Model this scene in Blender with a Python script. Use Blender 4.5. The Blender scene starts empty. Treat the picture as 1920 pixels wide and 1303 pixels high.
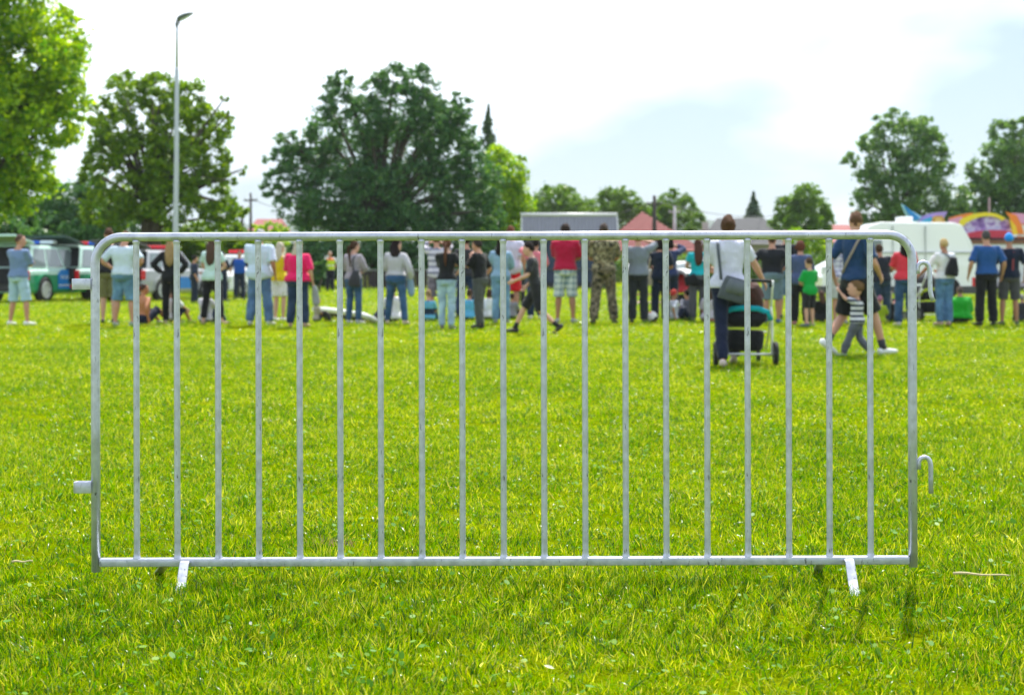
import bpy, math, random
import numpy as np
from mathutils import Vector, Matrix, Euler

# ------------------------------------------------------------------ camera, sky, sun, exposure
scene = bpy.context.scene
COL = scene.collection
FPX, HOR, CAMZ, CX = 2667.0, 508.0, 1.0, 960.0      # photo: focal length in px, horizon row, eye height, centre column
cam_data = bpy.data.cameras.new("camera")
cam = bpy.data.objects.new("camera", cam_data)
COL.objects.link(cam)
cam.location = (0, 0, CAMZ)
cam.rotation_euler = (math.radians(90), 0, 0)
cam_data.sensor_width = 36.0
cam_data.lens = 50.0
cam_data.shift_y = -(651.5 - HOR) / 1920.0
cam_data.clip_start = 0.1
cam_data.clip_end = 6000
cam_data.dof.use_dof = True
cam_data.dof.focus_distance = 4.27
cam_data.dof.aperture_fstop = 4.6
scene.camera = cam

SUN_EL, SUN_AZ = 57.0, 17.0      # the sun stands behind the fence, a little to the right
SKY_K = 0.15
CLOUD_WHITE, CLOUD_BLUE = (1.26, 1.31, 1.42, 1), (0.33, 0.42, 0.51, 1)
world = bpy.data.worlds.new("World")
scene.world = world
world.use_nodes = True
wn, wl = world.node_tree.nodes, world.node_tree.links
wn.clear()
w_out = wn.new("ShaderNodeOutputWorld")
w_sky = wn.new("ShaderNodeTexSky")
w_sky.sky_type = 'NISHITA'
w_sky.sun_disc = False
w_sky.sun_elevation = math.radians(SUN_EL)
w_sky.sun_rotation = math.radians(SUN_AZ)
w_b1 = wn.new("ShaderNodeBackground"); w_b1.inputs[1].default_value = SKY_K
wl.new(w_sky.outputs[0], w_b1.inputs[0])
w_tc = wn.new("ShaderNodeTexCoord")
w_mp = wn.new("ShaderNodeMapping"); w_mp.inputs["Scale"].default_value = (2.2, 2.2, 5.0)
w_mp.inputs["Location"].default_value = (4.2, 0.2, 0.0)
wl.new(w_tc.outputs["Generated"], w_mp.inputs[0])
w_nz = wn.new("ShaderNodeTexNoise"); w_nz.inputs["Scale"].default_value = 1.0
w_nz.inputs["Detail"].default_value = 5; w_nz.inputs["Roughness"].default_value = 0.5
wl.new(w_mp.outputs[0], w_nz.inputs["Vector"])
w_rp = wn.new("ShaderNodeValToRGB")
w_rp.color_ramp.elements[0].position = 0.40; w_rp.color_ramp.elements[0].color = CLOUD_BLUE
w_rp.color_ramp.elements[1].position = 0.64; w_rp.color_ramp.elements[1].color = CLOUD_WHITE
wl.new(w_nz.outputs[0], w_rp.inputs[0])
w_b2 = wn.new("ShaderNodeBackground"); w_b2.inputs[1].default_value = 1.0
wl.new(w_rp.outputs[0], w_b2.inputs[0])
w_mx = wn.new("ShaderNodeMixShader"); w_mx.inputs[0].default_value = 0.80
wl.new(w_b1.outputs[0], w_mx.inputs[1]); wl.new(w_b2.outputs[0], w_mx.inputs[2])
wl.new(w_mx.outputs[0], w_out.inputs[0])

sun_data = bpy.data.lights.new("sun", 'SUN')
sun_data.energy = 5.0
sun_data.angle = math.radians(0.6)
sun_data.color = (1.0, 0.95, 0.86)
sun = bpy.data.objects.new("sun", sun_data)
COL.objects.link(sun)
_e, _a = math.radians(SUN_EL), math.radians(SUN_AZ)
SUNDIR = Vector((math.sin(_a) * math.cos(_e), math.cos(_a) * math.cos(_e), math.sin(_e)))
sun.rotation_euler = SUNDIR.to_track_quat('Z', 'Y').to_euler()
sun.location = (5, 10, 30)

scene.view_settings.view_transform = 'Standard'
scene.view_settings.look = 'None'
scene.view_settings.gamma = 1.0
scene.view_settings.exposure = 0.74
scene.view_settings.use_curve_mapping = False
scene.render.engine = 'CYCLES'
scene.cycles.use_denoising = True
try:
    scene.cycles.denoiser = 'OPENIMAGEDENOISE'
except Exception:
    pass
scene.cycles.max_bounces = 6
scene.cycles.diffuse_bounces = 3
scene.cycles.glossy_bounces = 2
scene.cycles.transmission_bounces = 4
scene.cycles.transparent_max_bounces = 6
scene.cycles.volume_bounces = 0

random.seed(7)
rng = np.random.default_rng(11)

# ------------------------------------------------------------------ terrain and placing
_GD = [-20, 0, 3.0, 4.6, 7, 11, 16, 21, 25, 30, 38, 45, 55, 62, 75, 120, 3000]
_GZ = [.075, .065, .058, .055, .015, -.03, -.04, -.02, .02, .03, .01, .0, .06, .12, .15, .16, .16]
def gz(y):
    return float(np.interp(y, _GD, _GZ))
def dist_of(fy):
    """distance of the ground point seen on photo row fy"""
    d = 20.0
    for _ in range(60):
        d = 0.5 * d + 0.5 * (CAMZ - gz(d)) * FPX / max(fy - HOR, 1.0)
    return d
def at(px, py, d):
    """world point seen at photo pixel px, py at distance d"""
    return Vector(((px - CX) / FPX * d, d, CAMZ - (py - HOR) / FPX * d))

def lin(v):
    v = v / 255.0
    return v / 12.92 if v <= 0.04045 else ((v + 0.055) / 1.055) ** 2.4
def C(r, g, b, k=1.0):
    return tuple(min(0.86, lin(v) * k) for v in (r, g, b))

# ------------------------------------------------------------------ materials
MATS = {}
def nt(name):
    m = bpy.data.materials.new(name); m.use_nodes = True
    n, l = m.node_tree.nodes, m.node_tree.links
    return m, n, l, n["Principled BSDF"]
def objco(n, l, scale=(1, 1, 1)):
    tc = n.new("ShaderNodeTexCoord"); mp = n.new("ShaderNodeMapping")
    mp.inputs["Scale"].default_value = scale
    l.new(tc.outputs["Object"], mp.inputs[0])
    return mp.outputs[0]
def noise(n, l, vec, scale, detail=4, rough=.55):
    z = n.new("ShaderNodeTexNoise"); z.inputs["Scale"].default_value = scale
    z.inputs["Detail"].default_value = detail; z.inputs["Roughness"].default_value = rough
    l.new(vec, z.inputs["Vector"]); return z.outputs[0]
def mixc(n, l, fac, a, b, mode='MIX'):
    x = n.new("ShaderNodeMix"); x.data_type = 'RGBA'; x.blend_type = mode
    for s, v in ((0, fac), (6, a), (7, b)):
        if hasattr(v, 'node'): l.new(v, x.inputs[s])
        elif s == 0: x.inputs[s].default_value = v
        else: x.inputs[s].default_value = (*v[:3], 1)
    return x.outputs[2]
def math_(n, l, op, a, b=None):
    x = n.new("ShaderNodeMath"); x.operation = op
    for s, v in ((0, a), (1, b)):
        if v is None: continue
        if hasattr(v, 'node'): l.new(v, x.inputs[s])
        else: x.inputs[s].default_value = v
    return x.outputs[0]
def ramp(n, l, fac, stops):
    r = n.new("ShaderNodeValToRGB"); e = r.color_ramp.elements
    while len(e) < len(stops): e.new(0.5)
    for q, (p, c) in zip(e, stops):
        q.position = p; q.color = (*c[:3], 1) if not isinstance(c, (int, float)) else (c, c, c, 1)
    l.new(fac, r.inputs[0]); return r.outputs[0]
def bump(n, l, b, h, strength, dist=.01):
    x = n.new("ShaderNodeBump"); x.inputs["Strength"].default_value = strength
    x.inputs["Distance"].default_value = dist
    l.new(h, x.inputs["Height"]); l.new(x.outputs[0], b.inputs["Normal"])

def paint(name, col, rough=.5, metal=0., var=.12, scale=6., bmp=0., coat=0.):
    key = (name, col, rough, metal, coat)
    if key in MATS: return MATS[key]
    m, n, l, b = nt(name)
    v = objco(n, l)
    z = noise(n, l, v, scale)
    dark = tuple(c * (1 - var) for c in col); lite = tuple(min(.9, c * (1 + var)) for c in col)
    l.new(mixc(n, l, z, dark, lite), b.inputs["Base Color"])
    b.inputs["Roughness"].default_value = rough; b.inputs["Metallic"].default_value = metal
    b.inputs["Coat Weight"].default_value = coat
    if bmp: bump(n, l, b, noise(n, l, v, scale * 4), bmp)
    MATS[key] = m; return m

def fabric(col, pat=None, col2=None, col3=None, per=.05, rough=.9):
    key = ('fabric', col, pat, col2, col3, per)
    if key in MATS: return MATS[key]
    m, n, l, b = nt('cloth_' + (pat or 'plain'))
    v = objco(n, l)
    base = col
    sep = n.new("ShaderNodeSeparateXYZ"); l.new(v, sep.inputs[0])
    if pat == 'stripes':
        f = math_(n, l, 'FRACT', math_(n, l, 'MULTIPLY', sep.outputs[2], 1 / per))
        base = mixc(n, l, math_(n, l, 'GREATER_THAN', f, .55), col, col2)
    elif pat == 'plaid':
        f = math_(n, l, 'FRACT', math_(n, l, 'MULTIPLY', sep.outputs[2], 1 / per))
        g = math_(n, l, 'FRACT', math_(n, l, 'MULTIPLY', math_(n, l, 'ADD', sep.outputs[0], sep.outputs[1]), 1 / per))
        fa = math_(n, l, 'GREATER_THAN', f, .6); ga = math_(n, l, 'GREATER_THAN', g, .6)
        base = mixc(n, l, math_(n, l, 'MULTIPLY', math_(n, l, 'ADD', fa, ga), .5), col, col2)
    elif pat == 'camo':
        z1 = noise(n, l, v, 11, 2); z2 = noise(n, l, v, 17, 2)
        base = ramp(n, l, z1, [(.40, col), (.47, col2), (.55, col3)])
        base = mixc(n, l, math_(n, l, 'GREATER_THAN', z2, .56), base, (.02, .02, .012))
    elif pat == 'mottled':
        base = ramp(n, l, noise(n, l, v, per, 3), [(.40, col), (.60, col2)])
    elif pat == 'jeans':
        base = mixc(n, l, ramp(n, l, noise(n, l, v, 5, 2), [(.42, 0.), (.68, 1.)]), col, tuple(min(.8, c * 1.55 + .02) for c in col))
    elif pat == 'hivis':       # orange yoke over yellow, pale bands
        f = math_(n, l, 'GREATER_THAN', sep.outputs[2], 1.33)
        base = mixc(n, l, f, col, col2)
        g = math_(n, l, 'LESS_THAN', math_(n, l, 'ABSOLUTE', math_(n, l, 'SUBTRACT', sep.outputs[2], 1.12)), .025)
        base = mixc(n, l, g, base, (.75, .76, .72))
    zz = noise(n, l, objco(n, l, (1, 1, .55)), 14, 4)
    base = mixc(n, l, .35, base, mixc(n, l, zz, (.25, .25, .25), (1, 1, 1)), 'MULTIPLY')
    l.new(base, b.inputs["Base Color"])
    b.inputs["Roughness"].default_value = rough
    b.inputs["Sheen Weight"].default_value = .15
    b.inputs["Specular IOR Level"].default_value = .25
    bump(n, l, b, noise(n, l, objco(n, l, (1, 1, .45)), 16, 3), .7, .03)
    MATS[key] = m; return m

def skin(col):
    key = ('skin', col)
    if key in MATS: return MATS[key]
    m, n, l, b = nt('skin')
    z = noise(n, l, objco(n, l), 12)
    l.new(mixc(n, l, z, tuple(c * .86 for c in col), (min(.8, col[0] * 1.1), col[1], col[2])), b.inputs["Base Color"])
    b.inputs["Roughness"].default_value = .5
    b.inputs["Subsurface Weight"].default_value = 0.0
    MATS[key] = m; return m
def hairm(col):
    key = ('hair', col)
    if key in MATS: return MATS[key]
    m, n, l, b = nt('hair')
    z = noise(n, l, objco(n, l, (1, 1, .12)), 110, 3)
    l.new(mixc(n, l, z, tuple(c * .35 for c in col), tuple(min(.85, c * 1.25) for c in col)), b.inputs["Base Color"])
    b.inputs["Roughness"].default_value = .8; b.inputs["Specular IOR Level"].default_value = .15
    bump(n, l, b, z, .8, .02)
    MATS[key] = m; return m
def glass(col=(.17, .21, .22)):
    return paint('car_glass', col, .06, 0., .1, 3., 0., .3)  # base colour lightened to stand in for pale sky reflected in the panes

# ------------------------------------------------------------------ geometry helpers
class G:
    def __init__(self): self.v = []; self.f = []
    def loft(self, pts, rad, side=Vector((1, 0, 0)), seg=12, cap=True, power=1.0):
        n0 = len(self.v); N = len(pts)
        pts = [Vector(p) for p in pts]
        for i in range(N):
            t = pts[min(i + 1, N - 1)] - pts[max(i - 1, 0)]
            if t.length < 1e-9: t = Vector((0, 0, 1))
            t.normalize()
            a = side - t * side.dot(t)
            if a.length < 1e-4:
                a = Vector((0, 1, 0)) - t * t.y
            a.normalize(); b = t.cross(a)
            r = rad[i]; rx, ry = (r, r) if isinstance(r, (int, float)) else (r[0], r[1])
            for k in range(seg):
                u = 2 * math.pi * k / seg
                cu, su = math.cos(u), math.sin(u)
                if power != 1.0:
                    cu = math.copysign(abs(cu) ** power, cu); su = math.copysign(abs(su) ** power, su)
                self.v.append(pts[i] + a * (rx * cu) + b * (ry * su))
        for i in range(N - 1):
            for k in range(seg):
                k2 = (k + 1) % seg
                self.f.append((n0 + i * seg + k, n0 + i * seg + k2, n0 + (i + 1) * seg + k2, n0 + (i + 1) * seg + k))
        if cap:
            self.f.append(tuple(n0 + k for k in reversed(range(seg))))
            self.f.append(tuple(n0 + (N - 1) * seg + k for k in range(seg)))
    def ball(self, c, r, M=None, nu=12, nv=8, fn=None):
        n0 = len(self.v); c = Vector(c)
        r = (r, r, r) if isinstance(r, (int, float)) else r
        def put(d):
            k = fn(d) if fn else 1.0
            p = Vector((d.x * r[0] * k, d.y * r[1] * k, d.z * r[2] * k))
            self.v.append(c + (M @ p if M else p))
        put(Vector((0, 0, 1)))
        for j in range(1, nv):
            th = math.pi * j / nv
            for k in range(nu):
                u = 2 * math.pi * k / nu
                put(Vector((math.sin(th) * math.cos(u), math.sin(th) * math.sin(u), math.cos(th))))
        put(Vector((0, 0, -1)))
        last = len(self.v) - 1
        for k in range(nu):
            self.f.append((n0, n0 + 1 + k, n0 + 1 + (k + 1) % nu))
            self.f.append((last, n0 + 1 + (nv - 2) * nu + (k + 1) % nu, n0 + 1 + (nv - 2) * nu + k))
        for j in range(nv - 2):
            for k in range(nu):
                a = n0 + 1 + j * nu; k2 = (k + 1) % nu
                self.f.append((a + k, a + nu + k, a + nu + k2, a + k2))
    def box(self, lo, hi, M=None):
        n0 = len(self.v)
        for z in (lo[2], hi[2]):
            for x, y in ((lo[0], lo[1]), (hi[0], lo[1]), (hi[0], hi[1]), (lo[0], hi[1])):
                p = Vector((x, y, z)); self.v.append(M @ p if M else p)
        for q in ((3, 2, 1, 0), (4, 5, 6, 7), (0, 1, 5, 4), (1, 2, 6, 5), (2, 3, 7, 6), (3, 0, 4, 7)):
            self.f.append(tuple(n0 + i for i in q))
    def prism(self, poly, a0, a1, axis='x', M=None):
        """polygon (2-D) extruded from a0 to a1 along an axis"""
        n0 = len(self.v); N = len(poly)
        for a in (a0, a1):
            for (u, w) in poly:
                p = {'x': Vector((a, u, w)), 'y': Vector((u, a, w)), 'z': Vector((u, w, a))}[axis]
                self.v.append(M @ p if M else p)
        self.f.append(tuple(n0 + i for i in range(N))); self.f.append(tuple(n0 + N + i for i in reversed(range(N))))
        for i in range(N):
            j = (i + 1) % N
            self.f.append((n0 + i, n0 + N + i, n0 + N + j, n0 + j))
    def quad(self, a, b, c, d):
        n0 = len(self.v); self.v += [Vector(a), Vector(b), Vector(c), Vector(d)]; self.f.append((n0, n0 + 1, n0 + 2, n0 + 3))
    def slab(self, a, b, c, d, t):
        """thick panel on four corners, thickness t along the normal"""
        a, b, c, d = map(Vector, (a, b, c, d)); nrm = (b - a).cross(d - a).normalized() * t
        n0 = len(self.v); self.v += [a, b, c, d, a + nrm, b + nrm, c + nrm, d + nrm]
        for q in ((3, 2, 1, 0), (4, 5, 6, 7), (0, 1, 5, 4), (1, 2, 6, 5), (2, 3, 7, 6), (3, 0, 4, 7)):
            self.f.append(tuple(n0 + i for i in q))
    def obj(self, name, mat, parent=None, smooth=True, remesh=None, sm=3, disp=None, dec=None, bevel=None, loc=None):
        me = bpy.data.meshes.new(name)
        me.from_pydata([tuple(v) for v in self.v], [], self.f)
        if smooth: me.polygons.foreach_set('use_smooth', [True] * len(me.polygons))
        me.materials.append(mat)
        o = bpy.data.objects.new(name, me); COL.objects.link(o)
        if parent: o.parent = parent
        if loc: o.location = loc
        if remesh:
            r = o.modifiers.new('r', 'REMESH'); r.mode = 'VOXEL'; r.voxel_size = remesh; r.use_smooth_shade = True
            if sm:
                s = o.modifiers.new('s', 'SMOOTH'); s.iterations = sm; s.factor = .5
            if disp:
                k = o.modifiers.new('w', 'DISPLACE'); k.texture = wrinkle(disp[1]); k.strength = disp[0]; k.texture_coords = 'GLOBAL'; k.mid_level = .36
            if dec:
                k = o.modifiers.new('d', 'DECIMATE'); k.ratio = dec
            BAKE.append(o)
        if bevel:
            k = o.modifiers.new('b', 'BEVEL'); k.width = bevel; k.segments = 2; k.limit_method = 'ANGLE'
            k.angle_limit = math.radians(40)
            BAKE.append(o)
        return o
BAKE = []
_WR = {}
def wrinkle(size):
    if size not in _WR:
        t = bpy.data.textures.new('folds', 'CLOUDS'); t.noise_scale = size; t.noise_depth = 2; _WR[size] = t
    return _WR[size]
def ruffle(o, strength, size):
    k = o.modifiers.new('w', 'DISPLACE'); k.texture = wrinkle(size); k.strength = strength; k.texture_coords = 'GLOBAL'; k.mid_level = .5
    BAKE.append(o)
def bake_all():
    dg = bpy.context.evaluated_depsgraph_get(); dg.update()
    for o in BAKE:
        nm = o.data.name
        me = bpy.data.meshes.new_from_object(o.evaluated_get(dg))
        o.modifiers.clear(); o.data = me
        me.polygons.foreach_set('use_smooth', [True] * len(me.polygons)) if 'flat' not in o else None
    BAKE.clear()
def empty(name, loc, label, cat, rz=0., group=None):
    o = bpy.data.objects.new(name, None); COL.objects.link(o)
    o.empty_display_size = .1
    o.location = loc; o.rotation_euler = (0, 0, rz)
    o['label'] = label; o['category'] = cat
    if group: o['group'] = group
    return o
def tag(o, label, cat, group=None):
    o['label'] = label; o['category'] = cat
    if group: o['group'] = group
    return o
def dupchild(o, parent, loc=None, rot=None):
    c = o.copy(); COL.objects.link(c); c.parent = parent
    if loc is not None: c.location = loc
    if rot is not None: c.rotation_euler = rot
    return c

# ------------------------------------------------------------------ ground
def make_ground():
    ys = list(np.arange(-20, 80, .5)) + list(np.arange(80, 200, 10)) + [250, 400, 700, 1200, 2000, 3500]
    xs = [-3000, -900, -300, -120, -60, -35, -20, -10, -5, -2.5, 0, 2.5, 5, 10, 20, 35, 60, 120, 300, 900, 3000]
    g = G()
    for y in ys:
        for x in xs: g.v.append(Vector((x, y, gz(y))))
    W = len(xs)
    for i in range(len(ys) - 1):
        for j in range(W - 1):
            g.f.append((i * W + j, i * W + j + 1, (i + 1) * W + j + 1, (i + 1) * W + j))
    m, n, l, b = nt('turf')
    v = objco(n, l)
    z1 = noise(n, l, v, .35, 4); z2 = noise(n, l, v, 2.2, 5, .6); z3 = noise(n, l, v, 40, 5, .7)
    c1 = ramp(n, l, z1, [(.36, (.10, .18, .0)), (.5, (.16, .235, .0)), (.66, (.23, .28, .002))])
    c2 = mixc(n, l, ramp(n, l, z2, [(.40, 0.), (.7, .7)]), c1, (.30, .32, .006))
    c3 = mixc(n, l, ramp(n, l, z3, [(.3, .75), (.6, 0.)]), c2, (.05, .085, .001))  # dark specks paint the shade in the gaps between blades
    l.new(c3, b.inputs["Base Color"])
    b.inputs["Roughness"].default_value = .95; b.inputs["Specular IOR Level"].default_value = .0
    bump(n, l, b, z3, .8, .05)
    o = g.obj('ground', m); o['kind'] = 'structure'
    return o

def grass_mat(name, cols, trans=.4, rough=.6, spec=.0):
    m = bpy.data.materials.new(name); m.use_nodes = True
    n, l = m.node_tree.nodes, m.node_tree.links
    n.clear()
    out = n.new("ShaderNodeOutputMaterial")
    geo = n.new("ShaderNodeNewGeometry"); oi = n.new("ShaderNodeObjectInfo")
    z1 = noise(n, l, geo.outputs["Position"], .45, 4, .6)
    z2 = noise(n, l, geo.outputs["Position"], 3.0, 4, .6)
    r = math_(n, l, 'ADD', math_(n, l, 'MULTIPLY', oi.outputs["Random"], .70),
              math_(n, l, 'ADD', math_(n, l, 'MULTIPLY', z1, 1.5), math_(n, l, 'MULTIPLY', z2, 1.0)))
    r = math_(n, l, 'SUBTRACT', r, 1.10)
    col = ramp(n, l, r, [(.15, cols[0]), (.5, cols[1]), (.85, cols[2])])
    d = n.new("ShaderNodeBsdfPrincipled"); l.new(col, d.inputs["Base Color"])
    d.inputs["Roughness"].default_value = rough; d.inputs["Specular IOR Level"].default_value = spec
    t = n.new("ShaderNodeBsdfTranslucent")
    l.new(mixc(n, l, 1.0, col, (1.25, 1.12, .5), 'MULTIPLY'), t.inputs[0])
    mx = n.new("ShaderNodeMixShader"); mx.inputs[0].default_value = trans
    l.new(d.outputs[0], mx.inputs[1]); l.new(t.outputs[0], mx.inputs[2]); l.new(mx.outputs[0], out.inputs[0])
    return m

def make_grass():
    mats = [grass_mat('grass_green', [(.085, .25, .0), (.16, .36, .0), (.29, .45, .0)]),
            grass_mat('grass_yellow', [(.25, .39, .0), (.38, .49, .0), (.54, .58, .01)]),
            grass_mat('grass_dark', [(.012, .075, .0), (.03, .12, .0), (.07, .18, .0)], .3, .3, .3),  # dark green blades, deepened to paint in the shaded gaps of the grass
            grass_mat('grass_straw', [(.42, .36, .05), (.54, .50, .10), (.66, .62, .18)], .3),
            grass_mat('clover_leaf', [(.08, .24, .01), (.12, .29, .02), (.18, .33, .02)], .35, .5, .2),
            grass_mat('grass_highlight', [(.50, .58, .02), (.62, .66, .06), (.72, .74, .12)], .45)]  # pale blades carry the grass highlights in their colour
    coll = bpy.data.collections.new('grass_tufts')
    R = random.Random(3)
    for k in range(14):
        v, f, mi = [], [], []
        wide = 0.5 if k < 11 else .0
        nb = 26 if k < 11 else 14
        for b in range(nb):
            a = R.uniform(0, 6.283); rr = .045 * math.sqrt(R.random())
            x, y = rr * math.cos(a), rr * math.sin(a)
            L = R.uniform(.018, .040) * (1.0 if R.random() < .95 else 1.4)
            w = R.uniform(.0008, .0016)
            ha = R.uniform(0, 6.283); lean = R.uniform(.1, 1.3); cur = R.uniform(.2, 1.3)
            dx, dy = math.cos(ha), math.sin(ha); px, py = -dy, dx
            n0 = len(v); S = 3
            px0, pz = 0., -.004
            ang = lean * .4
            for s in range(S + 1):
                ww = w * (1 - (s / S) ** 1.6)
                if s < S:
                    v.append((x + dx * px0 + px * ww, y + dy * px0 + py * ww, pz))
                    v.append((x + dx * px0 - px * ww, y + dy * px0 - py * ww, pz))
                else: v.append((x + dx * px0, y + dy * px0, pz))
                px0 += math.sin(ang) * L / S; pz += math.cos(ang) * L / S; ang += cur * .45
            f += [(n0, n0 + 1, n0 + 3, n0 + 2), (n0 + 2, n0 + 3, n0 + 5, n0 + 4), (n0 + 4, n0 + 5, n0 + 6)]
            q = R.random(); mm = 0 if q < .40 else 1 if q < .57 else 2 if q < .87 else 5 if q < .95 else 3
            mi += [mm] * 3
        if k >= 13:          # clover and plantain leaves among the blades
            for b in range(2):
                a = R.uniform(0, 6.283); rr = .04 * math.sqrt(R.random()); h = R.uniform(.015, .04)
                cx, cy = rr * math.cos(a), rr * math.sin(a)
                r0 = R.uniform(.0035, .0065); tx, ty = R.uniform(-.5, .5), R.uniform(-.5, .5)
                n0 = len(v)
                for q in range(6):
                    u = q * math.pi / 3
                    ox, oy = r0 * math.cos(u), r0 * math.sin(u) * 1.4
                    v.append((cx + ox, cy + oy, h + tx * ox + ty * oy))
                f.append(tuple(range(n0, n0 + 6))); mi.append(4)
        me = bpy.data.meshes.new('tuft'); me.from_pydata(v, [], f)
        for m in mats: me.materials.append(m)
        me.polygons.foreach_set('material_index', mi); me.polygons.foreach_set('use_smooth', [True] * len(f))
        coll.objects.link(bpy.data.objects.new('tuft%02d' % k, me))
    P, S, RT, IX = [], [], [], []
    def band(y0, y1, dens, wid, hgt):
        half = lambda y: .39 * y + 1.3
        n = int(dens * (half(y0) + half(y1)) * (y1 - y0))
        y = rng.uniform(y0, y1, int(n * 1.0)); x = rng.uniform(-1, 1, len(y)) * half(y1)
        k = np.abs(x) < half(y); x, y = x[k], y[k]
        # patchy height and density
        ph = .45 * np.sin(x * 17 + 2.2 * np.sin(y * 13)) * np.sin(y * 15 + 2.5 * np.sin(x * 11)) + np.sin(x * 1.7 + 2 * np.sin(y * .9)) * np.sin(y * 1.3 + 1.5 * np.sin(x * .8)) * .5 + np.sin(x * 5.1 + y * 3.3) * np.sin(y * 6.1 - x * 2.2) * .3
        keep = rng.random(len(x)) < (.72 + .4 * ph)
        x, y, ph = x[keep], y[keep], ph[keep]
        z = np.interp(y, _GD, _GZ)
        IX.append(rng.integers(0, 14 if y1 < 10 else 11, len(x)))
        P.append(np.stack([x, y, z], 1))
        s = rng.uniform(.7, 1.25, len(x)); h = s * hgt * np.clip(1 + .42 * ph, .35, 2)
        S.append(np.stack([s * wid, s * wid, h], 1))
        RT.append(np.stack([rng.normal(0, .30, len(x)), rng.normal(0, .30, len(x)), rng.uniform(0, 6.283, len(x))], 1))
    band(2.3, 4.6, 2300, 1.0, 1.0)
    band(4.6, 9, 1150, 1.15, 1.0)
    band(9, 20, 360, 1.7, .95)
    band(20, 46, 75, 3.2, .75)
    band(46, 75, 26, 5.5, .8)
    P, S, RT, IX = map(np.concatenate, (P, S, RT, IX))
    me = bpy.data.meshes.new('grass'); me.vertices.add(len(P))
    me.vertices.foreach_set('co', P.astype(np.float32).ravel())
    for nm, A in (('scl', S), ('rot', RT)):
        at_ = me.attributes.new(nm, 'FLOAT_VECTOR', 'POINT'); at_.data.foreach_set('vector', A.astype(np.float32).ravel())
    ax = me.attributes.new('idx', 'INT', 'POINT'); ax.data.foreach_set('value', IX.astype(np.int32))
    o = bpy.data.objects.new('grass', me); COL.objects.link(o)
    o['kind'] = 'stuff'; tag(o, 'short sunlit mown grass blades covering the whole field', 'grass')
    ng = bpy.data.node_groups.new('grass_scatter', 'GeometryNodeTree')
    ng.interface.new_socket('Geometry', in_out='INPUT', socket_type='NodeSocketGeometry')
    ng.interface.new_socket('Geometry', in_out='OUTPUT', socket_type='NodeSocketGeometry')
    n, l = ng.nodes, ng.links
    gi = n.new('NodeGroupInput'); go = n.new('NodeGroupOutput')
    ci = n.new('GeometryNodeCollectionInfo'); ci.inputs[0].default_value = coll
    ci.inputs['Separate Children'].default_value = True; ci.inputs['Reset Children'].default_value = True
    ip = n.new('GeometryNodeInstanceOnPoints'); ip.inputs['Pick Instance'].default_value = True
    na = n.new('GeometryNodeInputNamedAttribute'); na.data_type = 'FLOAT_VECTOR'; na.inputs[0].default_value = 'scl'
    nb = n.new('GeometryNodeInputNamedAttribute'); nb.data_type = 'FLOAT_VECTOR'; nb.inputs[0].default_value = 'rot'
    rv = n.new('GeometryNodeInputNamedAttribute'); rv.data_type = 'INT'; rv.inputs[0].default_value = 'idx'
    l.new(gi.outputs[0], ip.inputs['Points']); l.new(ci.outputs[0], ip.inputs['Instance'])
    l.new(rv.outputs[0], ip.inputs['Instance Index'])
    l.new(na.outputs[0], ip.inputs['Scale']); l.new(nb.outputs[0], ip.inputs['Rotation'])
    l.new(ip.outputs[0], go.inputs[0])
    md = o.modifiers.new('scatter', 'NODES'); md.node_group = ng
    return o

def make_haze():
    m = bpy.data.materials.new('haze'); m.use_nodes = True
    n, l = m.node_tree.nodes, m.node_tree.links
    n.clear(); out = n.new("ShaderNodeOutputMaterial"); v = n.new("ShaderNodeVolumePrincipled")
    v.inputs["Color"].default_value = (.86, .93, 1.0, 1); v.inputs["Density"].default_value = HAZE
    l.new(v.outputs[0], out.inputs["Volume"])
    g = G(); g.box((-3100, -60, -1.2), (3100, 3600, 82)); o = g.obj('haze', m, None, False); o['kind'] = 'stuff'
    tag(o, 'thin bluish summer haze over the whole field and the hills', 'haze')
HAZE = .0002

def make_hills():
    m = paint('wooded_hill', (.05, .075, .05), .95, 0, .35, .02)
    g = G(); N = 90
    X = np.linspace(-1500, 1500, N)
    top = 52 + 9 * np.sin(X * .006 + 1) + 6 * np.sin(X * .017) + 3 * np.sin(X * .05)
    for i in range(N):
        for (dy, k) in ((-260, 0.0), (-120, .55), (0, 1.0), (250, .8), (600, 0.)):
            g.v.append(Vector((X[i], 1500 + dy, .1 + top[i] * k)))
    for i in range(N - 1):
        for j in range(4):
            g.f.append((i * 5 + j, (i + 1) * 5 + j, (i + 1) * 5 + j + 1, i * 5 + j + 1))
    o = g.obj('hills', m); o['kind'] = 'structure'

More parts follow.
